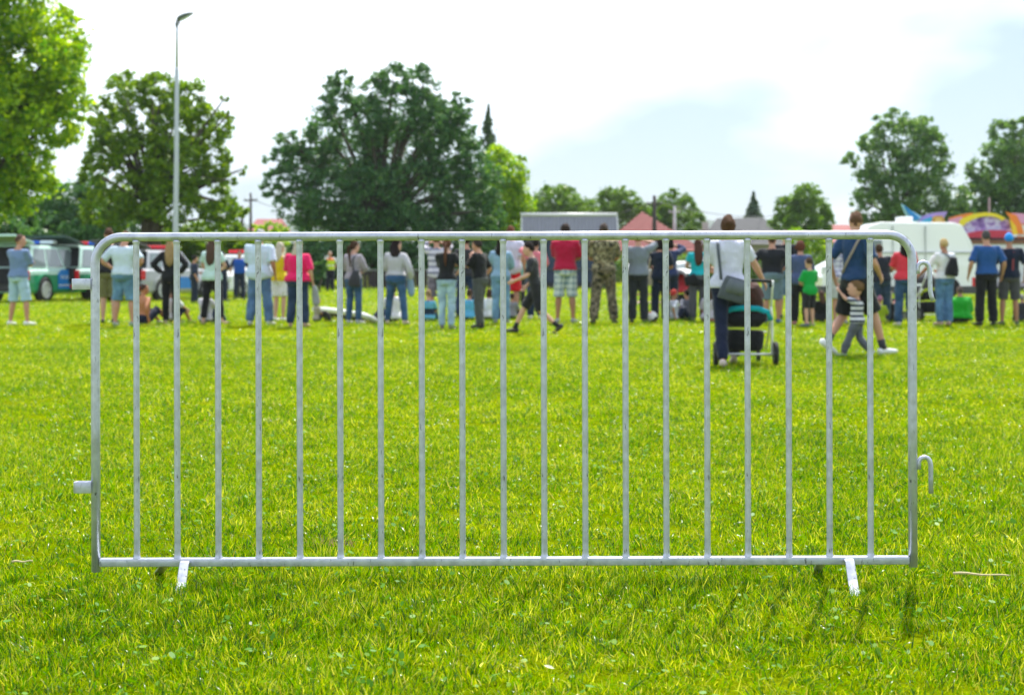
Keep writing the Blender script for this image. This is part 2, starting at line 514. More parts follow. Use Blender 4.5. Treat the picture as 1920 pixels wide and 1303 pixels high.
# ------------------------------------------------------------------ the steel barrier
def make_barrier():
    D = 4.27; K = FPX / D
    m, n, l, b = nt('galvanised_steel')
    v = objco(n, l); v2 = objco(n, l, (1, 1, .25))
    z1 = noise(n, l, v, 28, 5, .65); z2 = noise(n, l, v2, 95, 4, .7); z3 = noise(n, l, v, 7, 3)
    c = ramp(n, l, z1, [(.3, (.40, .42, .50)), (.52, (.52, .545, .64)), (.72, (.65, .67, .76))])
    c = mixc(n, l, ramp(n, l, z3, [(.45, 0.), (.7, .3)]), c, (.36, .41, .49))
    c = mixc(n, l, ramp(n, l, z2, [(.62, 0.), (.67, .85)]), c, (.07, .075, .085))
    l.new(c, b.inputs["Base Color"])
    b.inputs["Metallic"].default_value = .5
    l.new(ramp(n, l, z1, [(.3, .28), (.7, .42)]), b.inputs["Roughness"])
    bump(n, l, b, z1, .25, .004)
    base = at(960, 1090, D); base.z = gz(D)
    root = empty('crowd_barrier', (0, D, base.z), 'silver galvanised steel crowd barrier standing on the grass in the foreground', 'barrier')
    root.rotation_euler = (0, math.radians(-.17), 0)
    def p(px, py, dy=0.):
        w = at(px, py, D); return Vector((w.x, dy, w.z - base.z))
    xl, xr, yt, yb = 180, 1712, 442.5, 1051.5
    def arc(cx, cy, r, a0, a1, n_=9):
        return [p(cx + r * math.cos(math.radians(a0 + (a1 - a0) * i / n_)), cy - r * math.sin(math.radians(a0 + (a1 - a0) * i / n_))) for i in range(n_ + 1)]
    pts = [p(xl, 1069), p(xl, 800), p(xl, 520)] + arc(xl + 50, yt + 50, 50, 180, 90) + [p(600, yt), p(960, yt), p(1300, yt)] + arc(xr - 46, yt + 46, 46, 90, 0) + [p(xr, 520), p(xr, 800), p(xr, 1064)]
    g = G(); g.loft(pts, [.0133] * len(pts), Vector((0, 1, 0)), 20); g.obj('frame', m, root)
    g = G(); h = 8.2 / K; y0 = p(960, yb).z
    g.box((p(xl + 8, 0).x, -.0125, y0 - .0118), (p(xr - 8, 0).x, .0125, y0 + .0118)); g.obj('bottom_rail', m, root, False, bevel=.0022)
    bars = [257, 333, 410, 486, 563, 639, 715, 792, 868, 945, 1021, 1098, 1174, 1250, 1327, 1403, 1480, 1556, 1633]
    zt, zb = p(0, yt).z - .011, y0 + .0100
    g = G(); L = zt - zb
    hs = [0, .003, .007, .012, .02, .3, .7, 1 - .016, 1 - .010, 1 - .005, 1]
    rs = [.0122, .0118, .0104, .0094, .0091, .0091, .0091, .0091, .0097, .0112, .0118]
    hs = [(q if q < .1 else q if q < .9 else q) * L for q in hs]
    g.loft([Vector((0, 0, q)) for q in hs], rs, seg=16)
    b0 = g.obj('bar', m, root)
    for i, x in enumerate(bars):
        o = b0 if i == 0 else dupchild(b0, root)
        o.location = (p(x, 0).x, 0, zb); o.rotation_euler = (0, 0, i * 1.3)
    for i, (y, xo) in enumerate(((530.5, 138), (910.5, 140))):         # two flat steel eyes on the left post
        g = G(); x0, x1 = p(xo, 0).x, p(xl - 6, 0).x; zc = p(0, y).z; hh = 10.3 / K
        poly = [(x1, -.016), (x0 + .006, -.016), (x0, -.010), (x0, .010), (x0 + .006, .016), (x1, .016), (x1, .011), (x0 + .008, .011), (x0 + .005, .008), (x0 + .005, -.008), (x0 + .008, -.011), (x1, -.011)]
        g.prism(poly, zc - hh, zc + hh, 'z'); g.obj('eye_bracket', m, root, False, bevel=.0008)
    for hp in ([(1722, 516), (1722, 508), (1723, 501), (1727, 496), (1733, 494), (1739, 496), (1743, 501), (1745, 510), (1745.5, 530), (1746, 548), (1748, 558), (1751, 566)],
               [(1723, 882), (1723, 872), (1724, 866), (1728, 861), (1734, 859), (1740, 861), (1744, 866), (1746, 875), (1746, 900), (1746.5, 927)]):
        g = G(); g.loft([p(*q) for q in hp], [.0072] * len(hp), Vector((0, 1, 0)), 12); g.obj('hook', m, root)
    # bent flat-bar legs: front and back pair at each end
    def leg(top, x1, dy, w):
        g = G(); a = Vector((p(top, 0).x, math.copysign(.013, dy), y0 + .004)); e = at(x1, 0, D + dy); e = Vector((e.x, dy, -.02))
        k = a.lerp(e, .12) + Vector((0, 0, .010)); path = [a, k, a.lerp(e, .5), e]
        g.loft(path, [(w, .0036)] * 4, Vector((1, math.copysign(.35, -(x1 - top)), 0)), 8, True, .35); g.obj('leg', m, root, False)
    leg(349, 333, -.15, .0140); leg(316, 290, .22, .0155); leg(1590, 1606, -.15, .0140); leg(1546, 1528, .22, .0155)
    return root

# ------------------------------------------------------------------ trees
def leafmat(name, c0, c1, trans=.4):
    m = bpy.data.materials.new(name); m.use_nodes = True
    n, l = m.node_tree.nodes, m.node_tree.links
    n.clear(); out = n.new("ShaderNodeOutputMaterial")
    a = n.new("ShaderNodeAttribute"); a.attribute_name = 'leafrnd'
    col = mixc(n, l, a.outputs["Fac"], c0, c1)
    d = n.new("ShaderNodeBsdfPrincipled"); l.new(col, d.inputs["Base Color"]); d.inputs["Roughness"].default_value = .45
    d.inputs["Specular IOR Level"].default_value = .5
    t = n.new("ShaderNodeBsdfTranslucent"); l.new(mixc(n, l, 1.0, col, (1.5, 1.35, .5), 'MULTIPLY'), t.inputs[0])
    mx = n.new("ShaderNodeMixShader"); mx.inputs[0].default_value = trans
    l.new(d.outputs[0], mx.inputs[1]); l.new(t.outputs[0], mx.inputs[2]); l.new(mx.outputs[0], out.inputs[0])
    return m
def leaf_mesh(name, pos, size, mat, parent, upbias=.5):
    """folded leaf-shaped faces at pos"""
    N = len(pos)
    nrm = rng.normal(0, 1, (N, 3)); nrm[:, 2] += upbias; nrm /= np.linalg.norm(nrm, axis=1)[:, None]
    t = np.cross(nrm, rng.normal(0, 1, (N, 3))); t /= np.linalg.norm(t, axis=1)[:, None] + 1e-9
    s = np.cross(nrm, t)
    L = (size * rng.uniform(.6, 1.35, N))[:, None]
    v = np.stack([pos - t * L * .5, pos + s * L * .30 - nrm * L * .08, pos + t * L * .5 - nrm * L * .12, pos - s * L * .30 - nrm * L * .08], 1).reshape(-1, 3)
    me = bpy.data.meshes.new(name)
    me.vertices.add(4 * N); me.vertices.foreach_set('co', v.astype(np.float32).ravel())
    me.loops.add(4 * N); me.loops.foreach_set('vertex_index', np.arange(4 * N, dtype=np.int32))
    me.polygons.add(N); me.polygons.foreach_set('loop_start', np.arange(0, 4 * N, 4, dtype=np.int32))
    me.update(calc_edges=True)
    a = me.attributes.new('leafrnd', 'FLOAT', 'FACE')
    a.data.foreach_set('value', rng.random(N).astype(np.float32))
    me.materials.append(mat)
    o = bpy.data.objects.new(name, me); COL.objects.link(o); o.parent = parent
    return o
BARK = None
def tree(name, label, px, d, blobs, leaf, n, mat, trunks=None, group=None, cat='tree', depth=.75, clump=.30, fill=.5, thick=.30, topz=None):
    """blobs: photo px, py, radius px at distance d; every blob becomes a cloud of leaf clumps in depth"""
    global BARK
    if BARK is None: BARK = paint('bark', (.075, .06, .045), .9, 0, .4, 9., .5)
    k = d / FPX
    base = Vector(((px - CX) * k, d, gz(d)))
    root = empty(name, base, label, cat, group=group)
    pts = []; ctr = []
    w = np.array([b[2] ** 2 for b in blobs], float); w /= w.sum()
    xc = sum(b[0] for b in blobs) / len(blobs)
    spread = max(b[2] for b in blobs) * k
    for (bx, by, br), ww in zip(blobs, w):
        c = at(bx, by, d) - base
        r = br * k
        c.y += random.uniform(-.8, .8) * spread * depth
        ctr.append((c, r))
        nb = max(40, int(n * ww)); nc = max(6, int(nb / 26))
        u = rng.normal(0, 1, (nc, 3)); u /= np.linalg.norm(u, axis=1)[:, None]
        rad = r * (rng.random(nc) ** (1 / 3.) * (1 - fill) + fill * rng.uniform(.75, 1.05, nc))
        cc = np.array(c) + u * rad[:, None]
        idx = rng.integers(0, nc, nb)
        cs = clump * r * rng.uniform(.6, 1.2, nc)
        off = rng.normal(0, 1, (nb, 3)) * .5; off[:, 2] *= .7
        pts.append(cc[idx] + off * cs[idx][:, None])
    pts = np.concatenate(pts)
    pts = pts[pts[:, 2] > .05]
    leaf_mesh('crown', pts, leaf, mat, root)
    # trunk and limbs
    g = G(); R = random.Random(int(px) + len(blobs))
    zmin = min(c.z - r for c, r in ctr)
    tr = trunks or [(px, 0)]
    for (tx, _) in tr:
        x0 = (tx - px) * k
        h = max(zmin + (max(c.z for c, r in ctr) - zmin) * .35, .8)
        g.loft([(x0, 0, -.1), (x0 + R.uniform(-.05, .05), 0, h * .3), (x0 + R.uniform(-.1, .1), R.uniform(-.1, .1), h * .7), (x0 + R.uniform(-.2, .2), 0, h)], [thick * 1.25, thick, thick * .85, thick * .6], seg=9)
        for c, r in ctr:
            s = Vector((x0, 0, h * R.uniform(.6, 1.0)))
            e = c + Vector((R.uniform(-.3, .3), R.uniform(-.3, .3), R.uniform(-.2, .4))) * r
            m_ = s.lerp(e, .5) + Vector((0, 0, R.uniform(.0, .12) * (e - s).length))
            g.loft([s, m_, e], [thick * .38, thick * .24, thick * .06], seg=6)
    g.obj('trunk', BARK, root)
    return root
def spruce(name, label, px, d, top, bottom, width, leaf, n, mat, group=None):
    global BARK
    k = d / FPX; base = Vector(((px - CX) * k, d, gz(d)))
    root = empty(name, base, label, 'tree', group=group)
    H = (at(px, top, d) - base).z; z0 = max((at(px, bottom, d) - base).z, .5); Wd = width * k
    pts = []
    layers = 24
    for i in range(layers):
        q = i / (layers - 1); z = z0 + (H - z0) * q; r = Wd * (1 - q) ** 1.05 + .03
        nbr = max(4, int(9 * (1 - q)) + 3)
        for j in range(nbr):
            a = random.uniform(0, 6.283); nn = max(6, int(n / layers / nbr))
            s = rng.random(nn) ** .7
            rr = s * r * random.uniform(.8, 1.15)
            x = np.cos(a) * rr + rng.normal(0, .10 * r, nn); y = np.sin(a) * rr + rng.normal(0, .10 * r, nn)
            zz = z - .30 * rr + rng.normal(0, .018 * (H - z0), nn) + .12 * r * s ** 3
            pts.append(np.stack([x, y, zz], 1))
    leaf_mesh('crown', np.concatenate(pts), leaf, mat, root, .2)
    g = G(); g.loft([(0, 0, -.1), (0, 0, H * .5), (0, 0, H * .97)], [H * .016, H * .010, .02], seg=8); g.obj('trunk', BARK, root)
    return root

def make_trees():
    yel = leafmat('leaf_yellow_green', (.08, .24, .0), (.38, .54, .0), .55)
    mid = leafmat('leaf_mid_green', (.07, .18, .0), (.21, .34, .002), .5)
    drk = leafmat('leaf_dark_green', (.026, .115, .040), (.10, .23, .055), .38)
    far = leafmat('leaf_far_green', (.06, .16, .01), (.15, .28, .012), .45)
    blu = leafmat('leaf_hazed_green', (.048, .14, .05), (.16, .29, .08), .45)  # leaf colour lifted to paint in haze over the trees at far right
    con = leafmat('needles', (.035, .09, .045), (.09, .15, .06), .25)
    tree('leafy_tree', 'tall yellow-green tree filling the upper left corner above the green police cars', -55, 47,
         [(-10, -110, 110), (-90, 20, 130), (30, 10, 78), (85, 60, 62), (128, 120, 46), (138, 185, 38), (115, 232, 48), (45, 120, 85), (30, 215, 85), (-40, 200, 110), (45, 290, 46), (12, 345, 55), (-50, 330, 90), (62, 340, 26)], .20, 46000, yel, thick=.36, clump=.34, fill=.6)
    tree('leafy_tree', 'broad green tree with twin dark trunks just behind the street lamp', 280, 60,
         [(240, 180, 42), (300, 175, 40), (350, 190, 42), (385, 235, 42), (318, 240, 58), (228, 245, 42), (205, 290, 34), (265, 300, 55), (335, 310, 60), (395, 305, 38), (385, 355, 46), (415, 400, 36), (330, 380, 50), (250, 370, 50), (205, 395, 48), (192, 215, 30), (182, 262, 26), (172, 322, 28), (420, 185, 8), (428, 215, 9), (452, 318, 9), (438, 340, 12), (440, 390, 20)], .20, 27000, mid, trunks=[(272, 0), (291, 0)], thick=.26, clump=.26, fill=.66)
    tree('dark_tree', 'shaded dark green tree low between the two large left trees', 120, 66,
         [(130, 395, 55), (75, 415, 55), (165, 350, 32), (20, 420, 50), (185, 420, 50), (110, 445, 50), (240, 430, 45)], .21, 20000, drk, thick=.25)
    tree('round_tree', 'huge dark green chestnut-like tree dominating the middle of the skyline', 712, 74,
         [(642, 166, 30), (632, 205, 34), (738, 152, 32), (790, 160, 34), (700, 185, 38), (690, 235, 48), (765, 215, 52), (857, 205, 30), (866, 240, 26), (612, 255, 40), (815, 245, 46), (835, 215, 28), (590, 285, 36), (800, 205, 34), (545, 275, 30), (525, 305, 28), (572, 318, 44), (520, 352, 26), (660, 300, 64), (748, 292, 72), (838, 285, 58), (885, 300, 38), (905, 345, 42), (620, 375, 60), (700, 375, 70), (790, 370, 72), (866, 378, 56), (560, 385, 40), (915, 405, 34), (600, 430, 52), (680, 445, 60), (770, 445, 62), (850, 440, 55), (905, 445, 34)], .215, 62000, drk, thick=.5, clump=.28, fill=.66)
    spruce('spruce_tree', 'dark spruce with a bare pointed tip rising behind the big round tree', 916, 92, 208, 470, 84, .24, 5200, con)
    tree('leafy_tree', 'bright yellow-green tree leaning out right of the big dark tree', 945, 82,
         [(935, 300, 26), (955, 335, 32), (945, 380, 38), (975, 385, 28), (960, 425, 40), (1000, 430, 22), (930, 440, 32), (985, 325, 8), (978, 300, 8)], .21, 14000, yel, thick=.18, clump=.4)
    for lab, px, d, bl in (
        ('green tree behind the left end of the grey ribbed roof', 1045, 118, [(1090, 392, 22), (1000, 405, 26), (1030, 358, 10), (1062, 352, 9), (1035, 382, 34), (1062, 372, 26), (1012, 395, 24), (1080, 398, 24), (1045, 415, 34), (1005, 425, 22)]),
        ('green tree between the grey ribbed roof and the red roof', 1150, 122, [(1088, 400, 22), (1210, 408, 22), (1132, 366, 11), (1170, 360, 10), (1120, 395, 26), (1150, 380, 30), (1178, 385, 28), (1195, 400, 20), (1150, 415, 34), (1108, 415, 22)]),
        ('green tree right of the dark wooden pole behind the red roof', 1265, 126, [(1228, 405, 24), (1320, 418, 14), (1258, 362, 10), (1288, 370, 9), (1262, 382, 26), (1245, 400, 26), (1285, 392, 24), (1302, 408, 18), (1270, 420, 32), (1310, 430, 14), (1240, 430, 24)]),
        ('low green tree filling the gap behind the ribbed roof', 1098, 128, [(1085, 425, 26), (1110, 428, 24), (1098, 412, 16)]),
        ('low green tree right behind the peak of the red roof', 1225, 130, [(1212, 412, 22), (1232, 420, 24), (1222, 436, 24)]),
        ('loose round green tree right of the dark grey roof', 1510, 112, [(1510, 375, 28), (1482, 392, 28), (1535, 395, 24), (1500, 415, 34), (1552, 412, 18), (1465, 420, 20), (1535, 432, 26)])):
        tree('leafy_tree', lab, px, d, bl, .27, 10500, far, thick=.18, clump=.30, fill=.55, group='trees in the far row')
    spruce('spruce_tree', 'small pointed spruce behind the dark grey roof', 1413, 130, 362, 425, 26, .3, 2200, con)
    tree('leafy_tree', 'tall grey-green tree with sky showing through behind the white van', 1690, 90,
         [(1685, 222, 24), (1650, 232, 20), (1735, 240, 24), (1700, 265, 40), (1638, 270, 28), (1760, 270, 26), (1605, 300, 18), (1660, 310, 40), (1720, 315, 44), (1775, 310, 22), (1620, 345, 28), (1680, 365, 42), (1745, 370, 42), (1635, 395, 34), (1700, 415, 42), (1765, 415, 36), (1610, 375, 12)], .25, 18500, blu, thick=.28, clump=.36, fill=.5)
    tree('leafy_tree', 'grey-green tree at the right edge behind the fairground ride', 1885, 92,
         [(1880, 250, 26), (1910, 240, 20), (1860, 285, 28), (1905, 295, 38), (1838, 320, 22), (1950, 300, 50), (1870, 345, 38), (1925, 350, 42), (1830, 370, 30), (1880, 395, 42), (1930, 405, 42), (1980, 370, 50), (1825, 405, 28)], .25, 21000, blu, thick=.28, clump=.36, fill=.5)
    # shrubs
    for lab, px, d, bl, mt, n in (
        ('dark shrub behind the leftmost green police car', 40, 58, [(30, 455, 40), (70, 460, 36), (0, 440, 44), (40, 500, 40)], drk, 5000),
        ('dark shrub behind the second green police car', 160, 59, [(140, 455, 38), (180, 460, 36), (165, 500, 38), (120, 495, 36)], drk, 5000),
        ('green shrub under the twin-trunk tree', 330, 63, [(300, 450, 34), (345, 452, 34), (375, 445, 34), (330, 490, 38), (380, 490, 34)], mid, 6000),
        ('green shrub left of the pale police hatchback', 430, 66, [(425, 440, 28), (450, 450, 24), (430, 480, 34), (460, 485, 30)], mid, 4500),
        ('light bush at the far end of the street below the red roof tip', 500, 95, [(480, 440, 20), (505, 432, 18), (525, 445, 22), (500, 460, 26)], yel, 2500),
        ('young tree with a thin stem beside the steward in a bright vest', 600, 60, [(602, 492, 9), (594, 500, 8), (608, 506, 8), (600, 518, 8)], drk, 420),
        ('yellow-green bush between the two dark-shirted men and the van', 1510, 88, [(1490, 450, 22), (1520, 455, 24), (1545, 465, 18), (1505, 480, 28)], yel, 3500),
        ('grey-green bush growing against the tall tree behind the ride', 1795, 89, [(1795, 372, 26), (1800, 405, 28), (1780, 430, 26), (1820, 430, 26)], blu, 3500),
        ('dark evergreen shrub under the big tree, left', 600, 72, [(570, 480, 34), (610, 490, 38), (650, 485, 38), (600, 515, 30)], drk, 6000),
        ('dark evergreen shrub under the big tree, middle', 730, 71.5, [(700, 485, 38), (745, 485, 38), (785, 490, 38), (735, 515, 30)], drk, 6000),
        ('dark evergreen shrub under the big tree, right', 860, 72, [(825, 485, 36), (865, 490, 36), (905, 485, 34), (865, 515, 30)], drk, 6000)):
        tree('shrub' if 'young' not in lab else 'young_tree', lab, px, d, bl, .22, n, mt, thick=.05, cat='tree' if 'young' in lab else 'shrub', depth=.4)
    # clipped hedge along the far side of the field
    k = 100 / FPX; base = Vector(((1420 - CX) * k, 100, gz(100)))
    root = empty('hedge', base, 'long low green hedge behind the crowd between the red-roofed house and the van', 'hedge')
    N = 16000; pts = np.stack([rng.uniform(-11, 9, N), rng.uniform(-.6, .6, N), rng.uniform(.05, 1.9, N) + rng.normal(0, .12, N)], 1)
    pts = pts[pts[:, 2] > .03]
    leaf_mesh('foliage', pts, .2, far, root)

# ------------------------------------------------------------------ people
ARMS = {   # wrist target for the right arm (x right, y forward, z up, 1.75 m figure) and elbow direction
    'down':    ((.255, .02, .92), (.3, -1, 0)),
    'loose':   ((.30, .06, .94), (.5, -1, 0)),
    'hip':     ((.185, .03, 1.06), (1, -.55, 0)),
    'hipback': ((.14, -.11, 1.05), (1, -.5, 0)),
    'crossed': ((-.05, .21, 1.22), (.75, .25, -1)),
    'front':   ((.05, .25, 1.12), (.8, -.2, -.6)),
    'head':    ((.10, .15, 1.60), (1, .25, -.25)),
    'phone':   ((.06, .26, 1.52), (1, 0, -.7)),
    'mouth':   ((.03, .16, 1.42), (.6, .1, -1)),
    'pocket':  ((.215, .07, .98), (.9, -1, 0)),
    'back':    ((.02, -.15, .98), (1, -.35, 0)),
    'prop':    ((.27, -.12, .98), (.4, -1, 0)),
    'knees':   ((.16, .44, 1.16), (.8, 0, -.6)),
}
def ik(a, b, l1, l2, pole):
    v = b - a; d = min(v.length, (l1 + l2) * .998); u = v.normalized()
    b2 = a + u * d
    x = (l1 * l1 - l2 * l2 + d * d) / (2 * d); h = math.sqrt(max(l1 * l1 - x * x, 0.))
    p = Vector(pole); p = p - u * p.dot(u)
    if p.length < 1e-4: p = Vector((0, 1, 0)) - u * u.y
    p.normalize()
    return a + u * x + p * h, b2
def along(a, j, b, fr):
    """points on the bent limb a-j-b, fr in 0..2"""
    return [a.lerp(j, q) if q <= 1 else j.lerp(b, q - 1) for q in fr]

def person(px, fy, top, label, face=0, fat=1.0, sex='m', skincol=(.42, .22, .13), hair='short', haircol=(.05, .03, .02),
           shirt=None, sleeve=.85, hem=.93, loose=0., pants=None, leglen=2.0, shoe=(.03, .03, .03), skirt=None,
           arms=('down', 'down'), feet=((-.11, 0.), (.11, .03)), lean=0., side=0., look=0., nod=0.,
           seated=False, cap=None, neckline=0, top_none=False, d=None, hemw=0., group='spectators at the edge of the field', fine=False, slim=1.0, tot=None, face_seen=False, vest=None, barefoot=False, sock=None, child=1.0):
    d = d or dist_of(fy)
    zg = gz(d)
    hz = (fy - top) / FPX * d
    ref = tot or (.95 if seated else 1.75)
    s = hz / ref
    X = (px - CX) / FPX * d
    root = empty('person', (X, d, zg), label, 'person', -math.radians(face), group)
    root['height'] = round(s * 1.75, 2)
    female = sex == 'f'
    hipx, shx = (.092, .163) if female else (.09, .185)
    shx *= (1 + (fat - 1) * .5) * slim * (.90 if seated else 1)
    if seated: hemw += .025
    # pelvis height from the feet
    FT = [Vector((f[0], f[1], (f[2] if len(f) > 2 else 0.) + .075)) for f in feet]
    pitch = [(f[3] if len(f) > 3 else 0.) for f in feet]
    toeout = [(f[4] if len(f) > 4 else (-12 if i == 0 else 12)) for i, f in enumerate(feet)]
    mx = (FT[0].x + FT[1].x) / 2; my = (FT[0].y + FT[1].y) / 2
    if seated: pel = Vector((0, 0, .135))
    else:
        hz_ = min(ft.z + math.sqrt(max(.846 ** 2 - (ft.x - mx - sg * hipx) ** 2 - (ft.y - my) ** 2, .1)) for ft, sg in zip(FT, (-1, 1)))
        pel = Vector((mx, my, min(.925, hz_) + .03))
    R = Matrix.Rotation(math.radians(-lean), 3, 'X') @ Matrix.Rotation(math.radians(side), 3, 'Y')
    def T(x, y, z): return pel + R @ Vector((x, y, z - .95))
    bx, by, bz = R @ Vector((1, 0, 0)), R @ Vector((0, 1, 0)), R @ Vector((0, 0, 1))
    V = lambda lst: [Vector(q) * s for q in lst]
    RR = lambda lst: [(q * s if isinstance(q, (int, float)) else (q[0] * s, q[1] * s)) for q in lst]
    w, dp = fat, 1 + (fat - 1) * 1.3
    hw = 1.06 if female else 1.0; ww = .86 if female else 1.0; cw = .90 if female else 1.0
    TOR = [(.86, .10, .09, -.005), (.90, .158 * hw, .108, -.012), (.96, .172 * hw, .118, -.014), (1.02, .160 * hw, .108, -.004), (1.09, .146 * ww, .098, .006), (1.18, .152 * ww, .104, .008),
           (1.27, .166 * cw, .112, .008), (1.35, .178 * cw, .110, .0), (1.41, .172 * cw, .095, -.008), (1.455, .128 * cw, .074, -.012), (1.485, .07, .060, -.008)]
    def torso(g, z0, z1, e=0., flare=0., seg=18):
        zs = sorted(set([z0, z1] + [q[0] for q in TOR if z0 < q[0] < z1]))
        P, Q = [], []
        for z in zs:
            a = np.interp(z, [q[0] for q in TOR], [q[1] for q in TOR]); b = np.interp(z, [q[0] for q in TOR], [q[2] for q in TOR]); o = np.interp(z, [q[0] for q in TOR], [q[3] for q in TOR])
            belly = (fat - 1) * .9 * math.exp(-((z - 1.08) / .16) ** 2) if fat > 1 else 0
            f_ = flare * max(0, (1.2 - z) / .3)
            up = max(0, (z - 1.38) / .1)
            k = 1 + (w - 1) * (1 - .8 * min(1, up))
            P.append(T(0, o + belly * .05, z)); Q.append((a * k * slim + e + f_, b * (1 + (dp - 1) * (1 - .8 * min(1, up))) + e * .9 + belly * .05 + f_ * .8))
        g.loft(V(P), RR(Q), bx, seg, True, .9)
    # arms
    A = []
    for i, sg in enumerate((-1, 1)):
        spec = arms[i]
        if isinstance(spec, str): wr, pole = ARMS[spec]; wr = (wr[0] * sg, wr[1], wr[2]); pole = (pole[0] * sg, pole[1], pole[2])
        else:
            wr = spec[:3]; pole = spec[3:6] if len(spec) >= 6 else (sg * .6, -.6, -.4)
        sh = T(sg * shx, -.012, 1.415)
        wt = T(*wr)
        if isinstance(spec, str) and spec in ('down', 'loose', 'pocket', 'hip'): wt = wt + bx * sg * (.155 * (fat - 1))
        el, wt = ik(sh, wt, .285, .255, R @ Vector(pole))
        A.append((sh, el, wt, sg))
    # legs
    Lg = []
    for i, sg in enumerate((-1, 1)):
        hp = T(sg * hipx, 0, .93)
        kn, an = ik(hp, FT[i], .43, .418, (sg * .12, .35, 1) if seated else (sg * .10, 1, .1))
        Lg.append((hp, kn, an, sg))
    lf = 1 + (fat - 1) * .55
    hd0 = T(0, .02, 1.49); HR = R @ Matrix.Rotation(math.radians(-look), 3, 'Z') @ Matrix.Rotation(math.radians(-nod + lean * .6), 3, 'X')
    # child heads are bigger
    hs = child
    hc = hd0 + HR @ Vector((0, .018, .145 * hs))
    hx = HR @ Vector((1, 0, 0)); hy = HR @ Vector((0, 1, 0)); hzv = HR @ Vector((0, 0, 1))
    HP = lambda x, y, z: hc + (hx * x + hy * y + hzv * z) * hs
    # ---- body: one continuous figure
    g = G()
    torso(g, .86, 1.485)
    g.loft(V([T(0, -.012, 1.44), T(0, -.004, 1.50), HP(0, -.008, -.05)]), RR([.066, .056 * (1 + (fat - 1) * .5), .056]), bx, 12)
    g.loft(V([HP(0, .030, -.118), HP(0, .026, -.095), HP(0, .014, -.055), HP(0, .006, -.01), HP(0, 0, .04), HP(0, -.006, .08), HP(0, -.008, .108), HP(0, -.008, .118)]),
           RR([(.026 * hs, .030 * hs), (.046 * hs, .058 * hs), (.062 * hs, .082 * hs), (.070 * hs, .094 * hs), (.074 * hs, .097 * hs), (.066 * hs, .086 * hs), (.040 * hs, .052 * hs), (.015 * hs, .02 * hs)]), hx, 16)
    g.loft(V([HP(0, .092, .018), HP(0, .112, -.022), HP(0, .092, -.036)]), RR([.008, .013, .010]), hx, 8)                  # nose
    g.loft(V([HP(-.024, .086, -.066), HP(0, .094, -.064), HP(.024, .086, -.066)]), RR([.007, .010, .007]), hzv, 8)        # lips
    for q in (-1, 1):
        g.loft(V([HP(q * .070, -.004, -.030), HP(q * .080, -.010, .0), HP(q * .078, -.014, .024)]), RR([(.007, .012), (.009, .020), (.007, .014)]), hx, 8)
    for sh, el, wt, sg in A:
        inn = sh - bx * (sg * .07)
        P = [inn + bz * .0, sh] + along(sh, el, wt, [.3, .65, .92, 1.1, 1.3, 1.65, 2.0])
        g.loft(V(P), RR([.060, .058 * lf, .052 * lf, .047 * lf, .041 * lf, .042 * lf, .041 * lf, .033, .026]), by, 10)
        f = (wt - el).normalized(); n_ = -bx * sg; n_ = (n_ - f * n_.dot(f))
        n_ = n_.normalized() if n_.length > .2 else (by - f * by.dot(f)).normalized()
        sd = f.cross(n_).normalized()
        if sd.dot(by) < 0: sd = -sd
        g.loft(V([wt - f * .01, wt + f * .03, wt + f * .085, wt + f * .095]), RR([(.026, .020), (.036, .017), (.042, .015), (.036, .012)]), sd, 10)
        for o_, ln in ((-.031, .058), (-.0105, .07), (.0105, .075), (.031, .066)):
            b0 = wt + f * .085 + sd * o_; c1 = (f * .93 + n_ * .36).normalized(); c2 = (f * .6 + n_ * .8).normalized()
            p1 = b0 + c1 * ln * .55; p2 = p1 + c2 * ln * .45
            g.loft(V([b0 - f * .02, b0, p1, p2]), RR([.0098, .0098, .009, .0075]), sd, 6)
        b0 = wt + f * .028 + sd * .028; p1 = b0 + (f * .6 + sd * .7 + n_ * .3).normalized() * .04; p2 = p1 + (f * .9 + sd * .15 + n_ * .35).normalized() * .03
        g.loft(V([b0 - sd * .015, b0, p1, p2]), RR([.013, .012, .0105, .008]), n_, 6)
    for hp, kn, an, sg in Lg:
        P = [hp + (T(0, 0, 1.0) - pel) * .9, hp] + along(hp, kn, an, [.25, .6, .9, 1.05, 1.3, 1.6, 1.9, 2.0])
        g.loft(V(P), RR([.085 * lf, .088 * lf * hw, .084 * lf, .070 * lf, .056, .054, .057 * lf, .047, .035, .036]), bx, 12)
    FD = []
    for i, (hp, kn, an, sg) in enumerate(Lg):
        ya = math.radians(-toeout[i]); pa = math.radians(pitch[i])
        M = Matrix.Rotation(ya, 3, 'Z') @ Matrix.Rotation(-pa, 3, 'X')
        FD.append(M)
        fp = lambda x, y, z: an + M @ Vector((x, y, z - .075))
        g.loft(V([fp(0, -.045, .045), fp(0, .0, .052), fp(0, .07, .04), fp(0, .14, .026), fp(0, .175, .022)]), RR([(.028, .03), (.034, .045), (.038, .032), (.042, .021), (.026, .014)]), M @ Vector((1, 0, 0)), 10)
    vox = .0125 * max(s, .55)
    body = g.obj('body', skin(skincol), root, True, vox, 3, None, .34 if not fine else .6)
